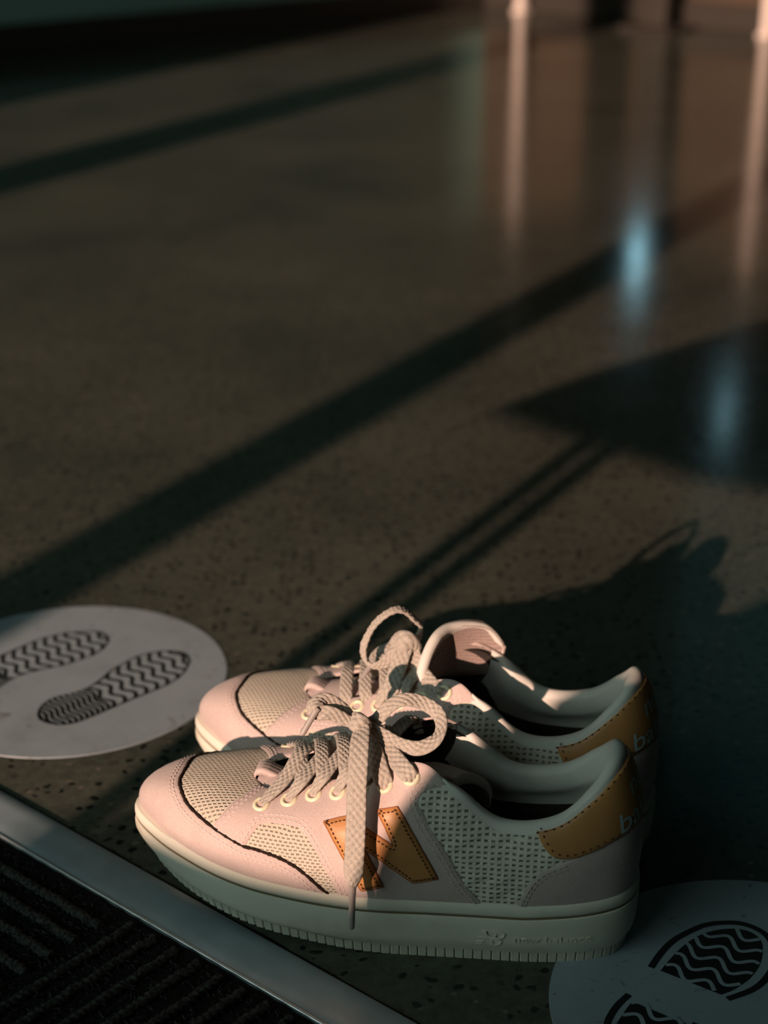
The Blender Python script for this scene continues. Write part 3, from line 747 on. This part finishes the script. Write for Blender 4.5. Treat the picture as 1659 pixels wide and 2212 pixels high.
    def tongue(s, rim, midp, bind=1.0, bmat='collar_cream'):
        """sheet from the throat to the rim (rim given in the shoe's own frame, not mirrored)"""
        rim = np.array(rim, float); k = 40
        R, _ = cr_path(rim, n=k); t = np.linspace(1, -1, k) * (1 if rim[0][1] > rim[-1][1] else -1)
        base = np.stack([np.full(k, .207), .012 * t, .0765 - .003 * t * t], 1)
        mid, _ = cr_path(np.array(midp, float), n=k)
        mid2 = mid * .5 + R * .5 + np.array([.004, -.004, 0]) * np.sin(np.linspace(0, math.pi, k))[:, None]
        rowsP = []
        for f in np.linspace(0, 1, 26):
            if f < .5:
                g = f / .5; rowsP.append(base * (1 - g) + mid * g)
            else:
                g = (f - .5) / .5; rowsP.append(mid * (1 - g) ** 2 + 2 * mid2 * g * (1 - g) + R * g * g)
        A = np.array(rowsP); nr = len(A)
        du = np.gradient(A, axis=0); dv = np.gradient(A, axis=1); n = np.cross(dv, du)
        n /= np.linalg.norm(n, axis=2)[:, :, None] + 1e-12
        if n[5, k // 2, 2] < 0: n = -n
        th = .0022
        top = (A + n * th).reshape(-1, 3); low = (A - n * th).reshape(-1, 3)
        lu = np.vstack([np.zeros((1, k)), np.cumsum(np.linalg.norm(np.diff(A, axis=0), axis=2), axis=0)])
        lv = np.hstack([np.zeros((nr, 1)), np.cumsum(np.linalg.norm(np.diff(A, axis=1), axis=2), axis=1)])
        uv = np.stack([lu.ravel(), lv.ravel()], 1)
        F = grid_faces(nr, k)
        a = mk('tongue', top, F, 'suede_pink', s.root, uv=uv, sharp=None)
        mk('tongue_lining', low, [f[::-1] for f in F], 'tongue_knit', a, uv=uv, sharp=None)
        # bound edge round the free end
        rimP = np.vstack([A[14:, 0], A[-1, 1:-1], A[14:, -1][::-1]])
        nrm = np.vstack([n[14:, 0], n[-1, 1:-1], n[14:, -1][::-1]])
        P, _ = cr_path(rimP[::3], n=150)
        nn, _ = cr_path(nrm[::3], n=150); nn /= np.linalg.norm(nn, axis=1)[:, None]
        T = np.gradient(P, axis=0); T /= np.linalg.norm(T, axis=1)[:, None]
        cen = A.reshape(-1, 3).mean(0); W = np.cross(T, nn)
        if ((cen - P[75]) @ W[75]) < 0: W = -W
        V = []; prof = [(a_ * bind, b_) for a_, b_ in [(.0070, .0026), (.003, .0030), (.0, .0028), (-.0014, .0), (.0, -.0028), (.003, -.0032), (.0100, -.0026)]]
        tb = np.linspace(0, 1, 150); tb = (1 - .62 * sm(tb, .30, .62))[:, None]
        for w_, h_ in prof: V.append(P + W * w_ * tb + nn * h_ * (.55 + .45 * tb))
        mk('edge_binding', np.vstack(V), grid_faces(len(prof), 150), bmat, a, sharp=None)

    # -------------------------------------------------------------- laces
    def lace(s, name, P, hint, width=.0096, taper=(1, 1), thick=.0017, parent=None, hints=None):
        step = .0005
        P, d = cr_path(P, step=step); n = len(P)
        T = np.gradient(P, axis=0); T /= np.linalg.norm(T, axis=1)[:, None] + 1e-12
        if hints is not None:
            hh, _ = cr_path(np.asarray(hints, float), n=n)
        else: hh = np.broadcast_to(np.asarray(hint, float), (n, 3))
        Nn = hh - T * (hh * T).sum(1)[:, None]
        # keep the ribbon from flipping
        for i in range(1, n):
            if Nn[i] @ Nn[i - 1] < 0: Nn[i] = -Nn[i]
        ker = np.ones(9) / 9
        Nn = np.stack([np.convolve(np.pad(Nn[:, k], 4, mode='edge'), ker, mode='valid') for k in range(3)], 1)
        Nn -= T * (Nn * T).sum(1)[:, None]; Nn /= np.linalg.norm(Nn, axis=1)[:, None] + 1e-12
        W = np.cross(T, Nn)
        t0, t1 = taper; L = d[-1]
        wv = np.ones(n); wv = wv * (t0 + (1 - t0) * sm(d, 0, .011)) * (t1 + (1 - t1) * sm(L - d, 0, .011))
        thv = thick * (1 + .7 * (1 - wv))
        m = 21; c = np.linspace(-1, 1, m)
        V = np.zeros((n, 2 * m - 2, 3))
        pit = .0044
        for side, cc, sl in ((1, c, slice(0, m)), (-1, c[::-1][1:-1], slice(m, 2 * m - 2))):
            prof = np.sqrt(np.clip(1 - np.abs(cc) ** 3, 0, 1))
            y = cc[None] * width / 2; x = d[:, None]; ny = 2.75 / width
            k1 = np.sin(math.pi * (x / pit + y * ny)); k2 = np.sin(math.pi * (x / pit - y * ny))
            bump = np.abs(k1 * k2) ** .5 * .00105
            hgt = ((thv[:, None] / 2 - .0003) * prof[None] + bump * (.2 + .8 * prof[None])) * side
            V[:, sl] = P[:, None] + W[:, None] * (wv[:, None, None] * (cc * width / 2)[None, :, None]) + Nn[:, None] * hgt[:, :, None]
        nc = 2 * m - 2
        F = grid_faces(n, nc, close_c=True)
        F.append(tuple(range(nc))[::-1]); F.append(tuple((n - 1) * nc + k for k in range(nc)))
        return mk(name, V.reshape(-1, 3), F, 'lace_cotton', parent or s.root, sharp=None)

    def aglet(s, A, B, parent, r=.0017):
        A = np.array(A); B = np.array(B); ts = np.array([-.12, 0, .3, .9, .97, 1.0])
        V, F = tube_data([A + (B - A) * t for t in ts], [r * 1.15, r * 1.1, r, r, r * .9, r * .45], 16)
        o = mk('aglet', V, F, 'aglet_plastic', parent, sharp=50); o['label'] = 'smooth grey plastic aglet tip'
        return o

    def side_pt(s, side, u, v, off):
        uu = u if side * s.m > 0 else 1 - u
        P, n = SN([uu], [v], off); return s.X(P)[0], s.X(n)[0]

    def crossings(s, cam_rows, far_rows):
        ey = UVP['eyelets']
        for side, rows_, lift in ((1, cam_rows, .0020), (-1, far_rows, .0085)):
            for i in rows_:
                u, v = ey[i]
                p0, n0 = s.side_pt(side, u, v, .0016); p1, n1 = s.side_pt(side, u - .002, v + (1 - v) * .45, .0040)
                p2, n2 = s.side_pt(side, u - .006, 1.0, .0035); p2 = p2 + np.array([0, 0, .0022])
                un = u - .019
                if side > 0 and i == 0: lift = .0105
                elif side > 0: lift = .0020
                q2, m2 = s.side_pt(-side, un - .004, 1.0, .0020); q2 = q2 + np.array([0, 0, .0010])
                q3, m3 = s.side_pt(-side, un - .008, .90, -.0042)
                mid = (p2 + q2) / 2; mid[2] = max(p2[2], q2[2]) + lift * .55
                s.lace('lace_crossing', [p0, p1, p2, mid, q2, q3], None, width=.0086 if side > 0 else .0076, taper=(.62, .75),
                       hints=[n0, n1, n2 * .5 + np.array([0, 0, .6]), np.array([.15, 0, 1.]), np.array([0, -side * .3, 1.]), np.array([0, -side * .6, .6])])

def text_mesh(body, size, bold=0.0, shear=0.0, cuts=2):
    cu = bpy.data.curves.new('txt', 'FONT'); cu.body = body; cu.size = size; cu.offset = bold * size; cu.shear = shear; cu.resolution_u = 5
    ob = bpy.data.objects.new('txt', cu); col.objects.link(ob)
    bpy.context.view_layer.update()
    me = bpy.data.meshes.new_from_object(ob.evaluated_get(bpy.context.evaluated_depsgraph_get()))
    bm = bmesh.new(); bm.from_mesh(me)
    bmesh.ops.remove_doubles(bm, verts=bm.verts, dist=size * 1e-4)
    bmesh.ops.triangulate(bm, faces=bm.faces)
    lim = size * .14
    for _ in range(cuts):
        es = [e for e in bm.edges if e.calc_length() > lim]
        if es: bmesh.ops.subdivide_edges(bm, edges=es, cuts=1); bmesh.ops.triangulate(bm, faces=bm.faces)
    bm.verts.ensure_lookup_table(); bm.verts.index_update()
    V = np.array([v.co[:2] for v in bm.verts]); F = [tuple(v.index for v in f.verts) for f in bm.faces]
    bm.free(); bpy.data.meshes.remove(me); bpy.data.objects.remove(ob); bpy.data.curves.remove(cu)
    V[:, 0] -= V[:, 0].min(); return V, F

def sole_mark(sh, sole, V2, F2, x0, z0, name):
    """raised marks wrapped on the sole wall; V2 x runs from the toe side to the heel side"""
    us = np.linspace(.02, .30, 400); xs = _cr(_B, us)[:, 0]
    x = x0 - V2[:, 0]; u = np.interp(x, xs, us); z = z0 + V2[:, 1]
    if sh.m < 0: u = 1 - u
    b, out, d = sh.wall(u, z)
    def at(h):
        p = b + out * (d + h)[:, None]; p[:, 2] = z + h * .3; return p
    n = len(V2); cnt = {}
    for f in F2:
        for a, c in zip(f, f[1:] + f[:1]):
            k = (min(a, c), max(a, c)); cnt.setdefault(k, []).append((a, c))
    F = [tuple(f) for f in F2]
    for k, l in cnt.items():
        if len(l) == 1:
            a, c = l[0]; F.append((c, a, n + a, n + c))
    sh.mk(name, np.vstack([at(.0010), at(-.0004)]), F, 'rubber_cream', sole, sharp=30)

def strokes_mesh(lines, w):
    V = []; F = []
    for L in lines:
        L, _ = cr_path(np.array([(a, b) for a, b in L], float), n=max(6, 6 * len(L))) if len(L) > 2 else (np.linspace(L[0], L[1], 8), None)
        T = np.gradient(L, axis=0); T /= np.linalg.norm(T, axis=1)[:, None]; Nn = np.stack([-T[:, 1], T[:, 0]], 1)
        k = len(V)
        for p, q in zip(L, Nn): V.append(p + q * w / 2); V.append(p - q * w / 2)
        for i in range(len(L) - 1): F.append((k + 2 * i, k + 2 * i + 1, k + 2 * i + 3, k + 2 * i + 2))
    return np.array(V), F

def build_shoe(name, m, loc, rz, label, group):
    sh = Shoe(name, m, loc, rz, label, group)
    sole = sh.sole()
    sh.upper()
    V2, F2 = text_mesh('new balance', .0060, bold=-.004, cuts=1)
    V2[:, 0] *= .0385 / V2[:, 0].max()
    sole_mark(sh, sole, V2, F2, .0650, .0155, 'wordmark')
    g = .011
    lines = [[(0, 0), (.003, 0)], [(.0006, .0022), (.0042, .0022)], [(.0012, .0044), (.0062, .0044)], [(.002, .0066), (.0058, .0066)], [(.0028, .0088), (.0052, .0088)],
             [(.0052, .0092), (.0062, .0066), (.0074, .0064)], [(.0078, .0044), (.0128, .0044)], [(.0086, .0092), (.0130, .0092), (.0150, .0080), (.0142, .0058), (.0122, .0048)],
             [(.0122, .0046), (.0134, .0030), (.0122, .0006), (.0098, -.0002)], [(.0108, .0074), (.0102, .0060), (.0112, .0056)], [(.0088, .0030), (.0082, .0016), (.0094, .0014)]]
    V2, F2 = strokes_mesh(lines, .0006)
    sole_mark(sh, sole, V2, F2, .0850, .0125, 'emblem')
    return sh

NEAR_LOC, NEAR_RZ = (.13776, .72865, 0), math.atan2(.18652, -.98245)
FAR_LOC, FAR_RZ = (.15710, .80584, 0), math.atan2(.26528, -.96417)
near = build_shoe('sneaker', 1, NEAR_LOC, NEAR_RZ, 'pink beige suede sneaker nearest the camera, tied lace end hanging down its side', 'pair of sneakers')
far = build_shoe('sneaker', -1, FAR_LOC, FAR_RZ, 'pink beige suede sneaker behind the other, upright lace loop and raised tongue', 'pair of sneakers')

CAMH = np.array([.05, .80, .60])
# nearer shoe: lacing, bow, ends
P = NEARP
near.tongue(P['tongue'], P['tonguemid'], .6, 'suede_pink')
near.crossings((0, 1, 2, 3, 4), (0, 1, 2, 3))
near.lace('lace_crossing', P['e7'], CAMH, taper=(1, .6))
near.lace('lace_crossing', P['e6'], CAMH, taper=(1, .6))
h_ = near.lace('lace_end', P['hang'], (0.02, .95, .35), width=.0104, taper=(.8, .35)); near.aglet(*P['hang_aglet'], h_)
near.lace('bow_loop', P['rloop'], None, hints=[(0, .6, .8), (-.1, .5, .85), (-.1, .5, .9), (0, .55, .85), (.2, .75, .6), (.5, .8, .3), (.4, .8, .4), (.1, .8, .55), (0, .7, .7), (0, .7, .7), (.0, .7, .7), (0, .7, .7)], width=.0078, taper=(.7, .7))
near.lace('bow_loop', P['lloop'], None, hints=[(0, .6, .8), (.1, .6, .8), (.2, .6, .8), (.5, .7, .5), (.7, .7, .1), (.5, .75, .3), (0, .8, .6), (0, .8, .6), (0, .8, .6)], width=.0076, taper=(.7, .7))
l_ = near.lace('lace_end', P['lend'], CAMH, width=.0085, taper=(.8, .35)); near.aglet(*P['lend_aglet'], l_, .0016)
near.lace('knot', P['knot'], CAMH, width=.0105, taper=(.75, .75), thick=.004)
# farther shoe
P = FARP
far.tongue(P['tongue'], P['tonguemid'])
far.crossings((3, 4), (0, 1, 2, 3))
far.lace('lace_crossing', P['band1'], CAMH, width=.0100, taper=(1, .6))
far.lace('lace_crossing', P['band2'], CAMH, width=.0100, taper=(1, .6))
R = np.array(P['ring']); c = R[3:13].mean(0)
rad = R - c; rad /= np.linalg.norm(rad, axis=1)[:, None]
mixh = rad * 1.0 + np.array([0, .25, 0]); mixh[:3] = [(-.6, .7, .2)] * 3; mixh[-2:] = [(.1, .7, .7)] * 2
far.lace('bow_loop', R, None, hints=mixh, width=.0070, taper=(.8, .8))
far.lace('bow_loop', P['small'], (.2, .2, 1), width=.0080, taper=(.7, .7))
t_ = far.lace('lace_end', P['tail'], (0, .3, 1), taper=(.8, .6)); far.aglet(*P['lend_aglet'], t_, .0016)
far.lace('knot', P['knot'], CAMH, width=.0125, taper=(.8, .8), thick=.006)
for sh, P in ((near, NEARP), (far, FARP)):
    a, b, c = [np.array(q) for q in P['tab']]
    # folded suede pull tab at the front of the throat
    V = []; k = 9; prof = [(-.0052, -.0020), (-.0050, .0016), (-.0036, .0036), (-.001, .0042), (.002, .0036), (.005, .0022), (.009, .0004), (.014, -.0014)]
    for x, z in prof:
        for j in range(k):
            y = -.0055 + .011 * j / (k - 1); V.append((.2045 - x, y, .0790 + z - 18 * y * y + (.0006 if j % 2 else 0)))
    n0 = len(V); V += [(v[0], v[1], v[2] - .0030) for v in V]
    F = grid_faces(len(prof), k, flip=True) + [tuple(i + n0 for i in f) for f in grid_faces(len(prof), k)]
    for j in range(k - 1):
        F.append((j, j + 1, n0 + j + 1, n0 + j)); q = (len(prof) - 1) * k + j; F.append((q + 1, q, n0 + q, n0 + q + 1))
    for i in range(len(prof) - 1):
        F.append((i * k, (i + 1) * k, n0 + (i + 1) * k, n0 + i * k)[::-1]); F.append((i * k + k - 1, (i + 1) * k + k - 1, n0 + (i + 1) * k + k - 1, n0 + i * k + k - 1))
    mk('pull_tab', V, F, 'suede_pink', sh.root, sharp=None)

# ------------------------------------------------------------------ floor stickers
def disc(name, c, r, label):
    e = empty(name, (c[0], c[1], 0)); n = 160
    V = [(math.cos(2 * math.pi * i / n) * r, math.sin(2 * math.pi * i / n) * r, 0) for i in range(n)]
    V += [(math.cos(2 * math.pi * i / n) * (r - .0002), math.sin(2 * math.pi * i / n) * (r - .0002), .0005) for i in range(n)]
    F = [(i, (i + 1) % n, n + (i + 1) % n, n + i) for i in range(n)] + [tuple(range(n, 2 * n))]
    mk('sticker_sheet', V, F, 'vinyl_white', e, sharp=30)
    return tag(e, label, 'floor sticker', 'round footprint stickers on the floor')

def flat(name, polys, mat, parent, z=.0007):
    """several flat ink areas lying on the sheet, each a list of floor points"""
    V = []; F = []; px, py = parent.location.x, parent.location.y
    for poly in polys:
        k = len(V); co = [Vector((float(a - px), float(b - py))) for a, b in poly]
        vs, es, fs, *_ = delaunay_2d_cdt(co, [], [list(range(len(co)))], 1, 1e-8)
        V += [(v.x, v.y, z) for v in vs]
        for f in fs:
            a, b, c = (vs[i] for i in f[:3]); ccw = (b - a).cross(c - a) > 0
            F.append(tuple(k + i for i in (f if ccw else f[::-1])))
    return mk(name, V, F, mat, parent, sharp=None)

def ribbon2d(L, w):
    L = np.asarray(L, float); T = np.gradient(L, axis=0); T /= np.linalg.norm(T, axis=1)[:, None] + 1e-12
    Nn = np.stack([-T[:, 1], T[:, 0]], 1)
    return [tuple(p) for p in np.vstack([L + Nn * w / 2, (L - Nn * w / 2)[::-1]])]

def smooth_loop(P, n=120):
    P = np.asarray(P, float); Q, _ = cr_path(np.vstack([P[-2:], P, P[:2]]), n=n * 2)
    m = len(P) + 3; a = int(n * 2 * 1.5 / m); 
    R, _ = cr_path(np.vstack([P, P[:1]]), n=n); return R[:-1]

def wavy(parent, outline, toe, heel, dark, name, fore_pitch=.0090, heel_pitch=.0043, wf=.0027, wh=.0025, split=.36):
    out = smooth_loop(outline); e = (toe - heel); L = np.linalg.norm(e); e = e / L; f = np.array([-e[1], e[0]])
    polys = []; n = len(out)
    ctr = out.mean(0)
    ring_o = out; ring_i = ctr + (out - ctr) * (1 - .0020 / np.linalg.norm(out - ctr, axis=1)[:, None])
    for i in range(n):
        j = (i + 1) % n; polys.append([tuple(ring_o[i]), tuple(ring_o[j]), tuple(ring_i[j]), tuple(ring_i[i])])
    pos = []; x = -.01
    while x < L + .012:
        hl = x < split * L; pos.append((x, wh if hl else wf)); x += heel_pitch if hl else fore_pitch
    y = np.linspace(-.034, .034, 160)
    for x, w in pos:
        xx = x + (.0024 if w == wf else .0015) * np.sin(y / .0190 * 2 * math.pi + .6) + y * .12
        Lp = heel + e * xx[:, None] + f * y[:, None]
        ins = pin(out, Lp); k = 0
        while k < len(y):
            if ins[k]:
                k2 = k
                while k2 + 1 < len(y) and ins[k2 + 1]: k2 += 1
                if k2 - k > 4: polys.append(ribbon2d(Lp[k:k2 + 1:2], w))
                k = k2
            k += 1
    return polys

FOOT_A = np.array([(-0.1359, 1.0376), (-0.1396, 1.048), (-0.1495, 1.0536), (-0.1615, 1.0522), (-0.1742, 1.0459), (-0.183, 1.0348), (-0.1897, 1.0253), (-0.1963, 1.01), (-0.2026, 0.9995), (-0.2112, 0.9925), (-0.2221, 0.9867), (-0.2282, 0.9779), (-0.2302, 0.968), (-0.2279, 0.9583), (-0.2215, 0.9517), (-0.2113, 0.9493), (-0.2023, 0.9517), (-0.1922, 0.9601), (-0.1823, 0.9699), (-0.1704, 0.9817), (-0.1573, 0.9938), (-0.1459, 1.006), (-0.1386, 1.0206)])
s1 = disc('floor_sticker', (-.2174, 1.0170), .1084, 'round white floor sticker with two wavy shoe prints, left of the sneaker toes')
toeA, heelA = np.array([-.1405, 1.0440]), np.array([-.2262, .9590])
flat('shoe_print', wavy(s1, FOOT_A, toeA, heelA, None, 'a'), 'vinyl_black', s1)
# its twin, mirrored across the long axis and set beside it
ax = (toeA - heelA) / np.linalg.norm(toeA - heelA); pr_ = np.array([-ax[1], ax[0]]); cA = FOOT_A.mean(0)
loc_ = np.stack([(FOOT_A - cA) @ ax, (FOOT_A - cA) @ pr_], 1)
rot = math.radians(2); ax2 = np.array([ax[0] * math.cos(rot) - ax[1] * math.sin(rot), ax[0] * math.sin(rot) + ax[1] * math.cos(rot)]); pr2 = np.array([-ax2[1], ax2[0]])
tipB = np.array([-.2030, 1.0800]); off = loc_[:, 0].max()
cB = tipB - ax2 * off + pr2 * .004
FOOT_B = cB + ax2 * loc_[:, :1] + pr2 * (-loc_[:, 1:2])
flat('shoe_print', wavy(s1, FOOT_B[::-1], cB + ax2 * off, cB - ax2 * off, None, 'b'), 'vinyl_black', s1)

s2 = disc('floor_sticker', (.1916, .6705), .1086, 'round white floor sticker with bold black sole pattern, beside the sneaker heel')
D2_OUT = np.array([(0.1366, 0.7032), (0.1438, 0.7152), (0.152, 0.7256), (0.1624, 0.7339), (0.1724, 0.7396), (0.1825, 0.7416), (0.1914, 0.7412), (0.1989, 0.7375), (0.2049, 0.7304), (0.2069, 0.7202), (0.2045, 0.7049), (0.1967, 0.6916), (0.1878, 0.683), (0.174, 0.6759)])
D2_IN = np.array([(0.1427, 0.6997), (0.1495, 0.7095), (0.1577, 0.7198), (0.1667, 0.728), (0.1757, 0.7327), (0.1865, 0.7347), (0.1949, 0.7324), (0.1995, 0.7256), (0.199, 0.7163), (0.1952, 0.7049), (0.1888, 0.6949), (0.1834, 0.6894), (0.1767, 0.684), (0.1705, 0.6808)])
O, _ = cr_path(D2_OUT, n=90)
T = np.gradient(O, axis=0); T /= np.linalg.norm(T, axis=1)[:, None]; Nn = np.stack([T[:, 1], -T[:, 0]], 1)
arc = np.vstack([O, (O + Nn * .0036)[::-1]])
I, _ = cr_path(D2_IN, n=90)
flat('toe_print', [[tuple(q) for q in arc], [tuple(q) for q in I]], 'vinyl_black', s2)
# white wavy grooves across the black toe print
ed = D2_IN[-1] - D2_IN[0]; eL = np.linalg.norm(ed); ed /= eL; en = np.array([-ed[1], ed[0]])
def waves(poly, org, k0, k1):
    res = []
    for k in range(k0, k1):
        y = np.linspace(-.030, .075, 260)
        off = .0050 + k * .0098 + .0036 * np.sin(y / .0190 * 2 * math.pi + k * .5) - y * .10
        Lp = org + ed * y[:, None] + en * off[:, None]
        ins = pin(poly, Lp); ii = np.where(ins)[0]
        if len(ii) > 6: res.append(ribbon2d(Lp[ii[0]:ii[-1] + 1:2], .0023))
    return res
flat('groove_lines', waves(I, D2_IN[0], -2, 7), 'vinyl_white', s2, .0009)
# the heel half of the same print, beyond the blank band
LOW = np.array([(.1226, .6822), (.1160, .6743), (.1116, .6669), (.1086, .6596), (.1080, .6500), (.1105, .6390), (.1165, .6310), (.1250, .6290), (.1340, .6330), (.1430, .6430), (.1530, .6535), (.1560, .6585)])
O, _ = cr_path(LOW, n=80)
T = np.gradient(O, axis=0); T /= np.linalg.norm(T, axis=1)[:, None]; Nn = np.stack([-T[:, 1], T[:, 0]], 1)
arc = np.vstack([O, (O + Nn * .0036)[::-1]])
cL = np.array([.1300, .6600])
I2 = cL + (O - cL) * (1 - .0068 / np.linalg.norm(O - cL, axis=1)[:, None])
flat('heel_print', [[tuple(q) for q in arc], [tuple(q) for q in I2]], 'vinyl_black', s2)
flat('groove_lines', waves(I2, np.array([.1265, .6795]), -6, 1), 'vinyl_white', s2, .0009)

# the other foot of the pair, mirrored across the sticker's middle
c2_ = np.array([.1916, .6705]); ax_ = np.array([.56, .83]) / math.hypot(.56, .83)
def mirr(P):
    P = np.asarray(P, float) - c2_; return c2_ + 2 * (P @ ax_)[:, None] * ax_ - P
def mring(P, s_):
    Q, _ = cr_path(P, n=80); T = np.gradient(Q, axis=0); T /= np.linalg.norm(T, axis=1)[:, None]
    return np.vstack([Q, (Q + s_ * np.stack([T[:, 1], -T[:, 0]], 1) * .0036)[::-1]])
flat('toe_print', [[tuple(q) for q in mirr(mring(D2_OUT, 1))], [tuple(q) for q in mirr(I)]], 'vinyl_black', s2)
flat('groove_lines', [[tuple(q) for q in mirr(w_)] for w_ in waves(I, D2_IN[0], -2, 7)], 'vinyl_white', s2, .0009)
flat('heel_print', [[tuple(q) for q in mirr(arc)], [tuple(q) for q in mirr(I2)]], 'vinyl_black', s2)
flat('groove_lines', [[tuple(q) for q in mirr(w_)] for w_ in waves(I2, np.array([.1265, .6795]), -6, 1)], 'vinyl_white', s2, .0009)

# ------------------------------------------------------------------ metal strip and ribbed mat
ST = np.array([.7642, -.6450]); SNn = np.array([.6450, .7642])      # along / across the strip (across = into the room)
q0 = np.array([-.2346, .8704])                                      # a point on its room-side edge
strip = empty('threshold_strip', (q0[0], q0[1], 0), math.atan2(ST[1], ST[0]))
prof = [(.0, .0), (-.0004, .0014), (-.0020, .0022), (-.010, .0027), (-.022, .0027), (-.0300, .0024), (-.0316, .0016), (-.0322, .0)]
V = []
for x in (-1.6, 1.6):
    for y, z in prof: V.append((x, y, z))
k = len(prof)
F = [(i, i + 1, k + i + 1, k + i)[::-1] for i in range(k - 1)] + [tuple(range(k)), tuple(range(k, 2 * k))[::-1]]
mk('cover_plate', V, F, 'strip_metal', strip, sharp=25)
V, F = tube_data([(-1.6, -.0310, .0019), (0, -.0310, .0019), (1.6, -.0310, .0019)], .0011, 10)
mk('edge_lip', V, F, 'strip_lip', strip, sharp=None)
xs = np.linspace(-1.6, 1.6, 900)
V = []; 
wob = np.convolve(rng.normal(0, 1, 900 + 6), np.ones(7) / 7, mode='valid') * .0011
for x, w in zip(xs, wob): V += [(x, -.0006, .0004), (x, .0011 + w * .5, .0011), (x, .0024 + w, .0002)]
mk('sealant_seam', V, grid_faces(900, 3, flip=True), 'sealant_black', strip, sharp=None)
tag(strip, 'flat grey metal strip edging the dark mat, running under the near toe', 'strip')

mat_ = empty('entrance_mat', (q0[0], q0[1], 0), math.atan2(ST[1], ST[0]))
V = []; nx_, ny_ = 260, 120
for j in range(ny_):
    for i in range(nx_):
        x = -.35 + 1.15 * i / (nx_ - 1); y = -.0345 - .40 * j / (ny_ - 1)
        V.append((x, y, .0022 + .0012 * rng.random()))
mk('backing', V, grid_faces(ny_, nx_, flip=True), 'carpet_black', mat_, sharp=None)
# raised ribs: squares of ribs that run along the strip, then across it
def rib(p, q):
    p = np.array(p); q = np.array(q); L = np.linalg.norm(q - p); n = int(L / .0013) + 2
    t = np.linspace(0, 1, n); C = p + (q - p) * t[:, None]
    sd = np.array([-(q - p)[1], (q - p)[0], 0]) / L
    C = C + sd * (np.convolve(rng.normal(0, 1, n + 4), np.ones(5) / 5, mode='valid') * .0007)[:, None]
    C[:, 2] += .0004 * np.sin(t * L / .0042 * 2 * math.pi)
    seg = 10; V = []
    ph0 = rng.random() * 6
    for i in range(n):
        tw = t[i] * L / .0085 * 2 * math.pi + ph0
        for k in range(seg):
            a = 2 * math.pi * k / seg
            r = .0024 * (1 + .22 * math.cos(2 * (a - tw)) + .10 * rng.random())
            V.append(C[i] + sd * r * 1.1 * math.cos(a) + np.array([0, 0, r * math.sin(a)]))
    F = grid_faces(n, seg, close_c=True); F += [tuple(range(seg))[::-1], tuple((n - 1) * seg + k for k in range(seg))]
    mk('rib', V, F, 'carpet_rib', mat_, sharp=None)
# block border: local x of the point where the two rib directions meet
BX = .158
z = .0040
for bx in (BX - .17, BX + .17):          # squares whose ribs run along the strip
    y = -.052
    while y > -.27:
        rib((bx - .0 if bx > BX else max(bx, -.30), y, z), (bx + .165, y, z)); y -= .0165
x = BX + .008
while x < BX + .168:
    rib((x, -.040, z), (x, -.25, z)); x += .0165
x = BX - .338
while x < BX - .175:
    rib((x, -.040, z), (x, -.25, z)); x += .0165
# loose pile fibres, too many to count
fv = []; ff = []
for i in range(9000):
    x = -.06 + .42 * rng.random(); y = -.039 - .16 * rng.random(); a = rng.random() * 6.283; l = .0018 + .0028 * rng.random()
    k = len(fv); z0 = .0026 + .0016 * rng.random(); dx, dy = math.cos(a) * l, math.sin(a) * l; w = .00022
    fv += [(x - dy / l * w, y + dx / l * w, z0), (x + dy / l * w, y - dx / l * w, z0), (x + dx * .6, y + dy * .6, z0 + .0014), (x + dx, y + dy, z0 + .0006)]
    ff += [(k, k + 1, k + 2), (k, k + 2, k + 3)]
o = mk('pile_fibres', fv, ff, 'carpet_rib', mat_, sharp=None); o['kind'] = 'stuff'
tag(mat_, 'black ribbed entrance mat in the lower left corner', 'mat')
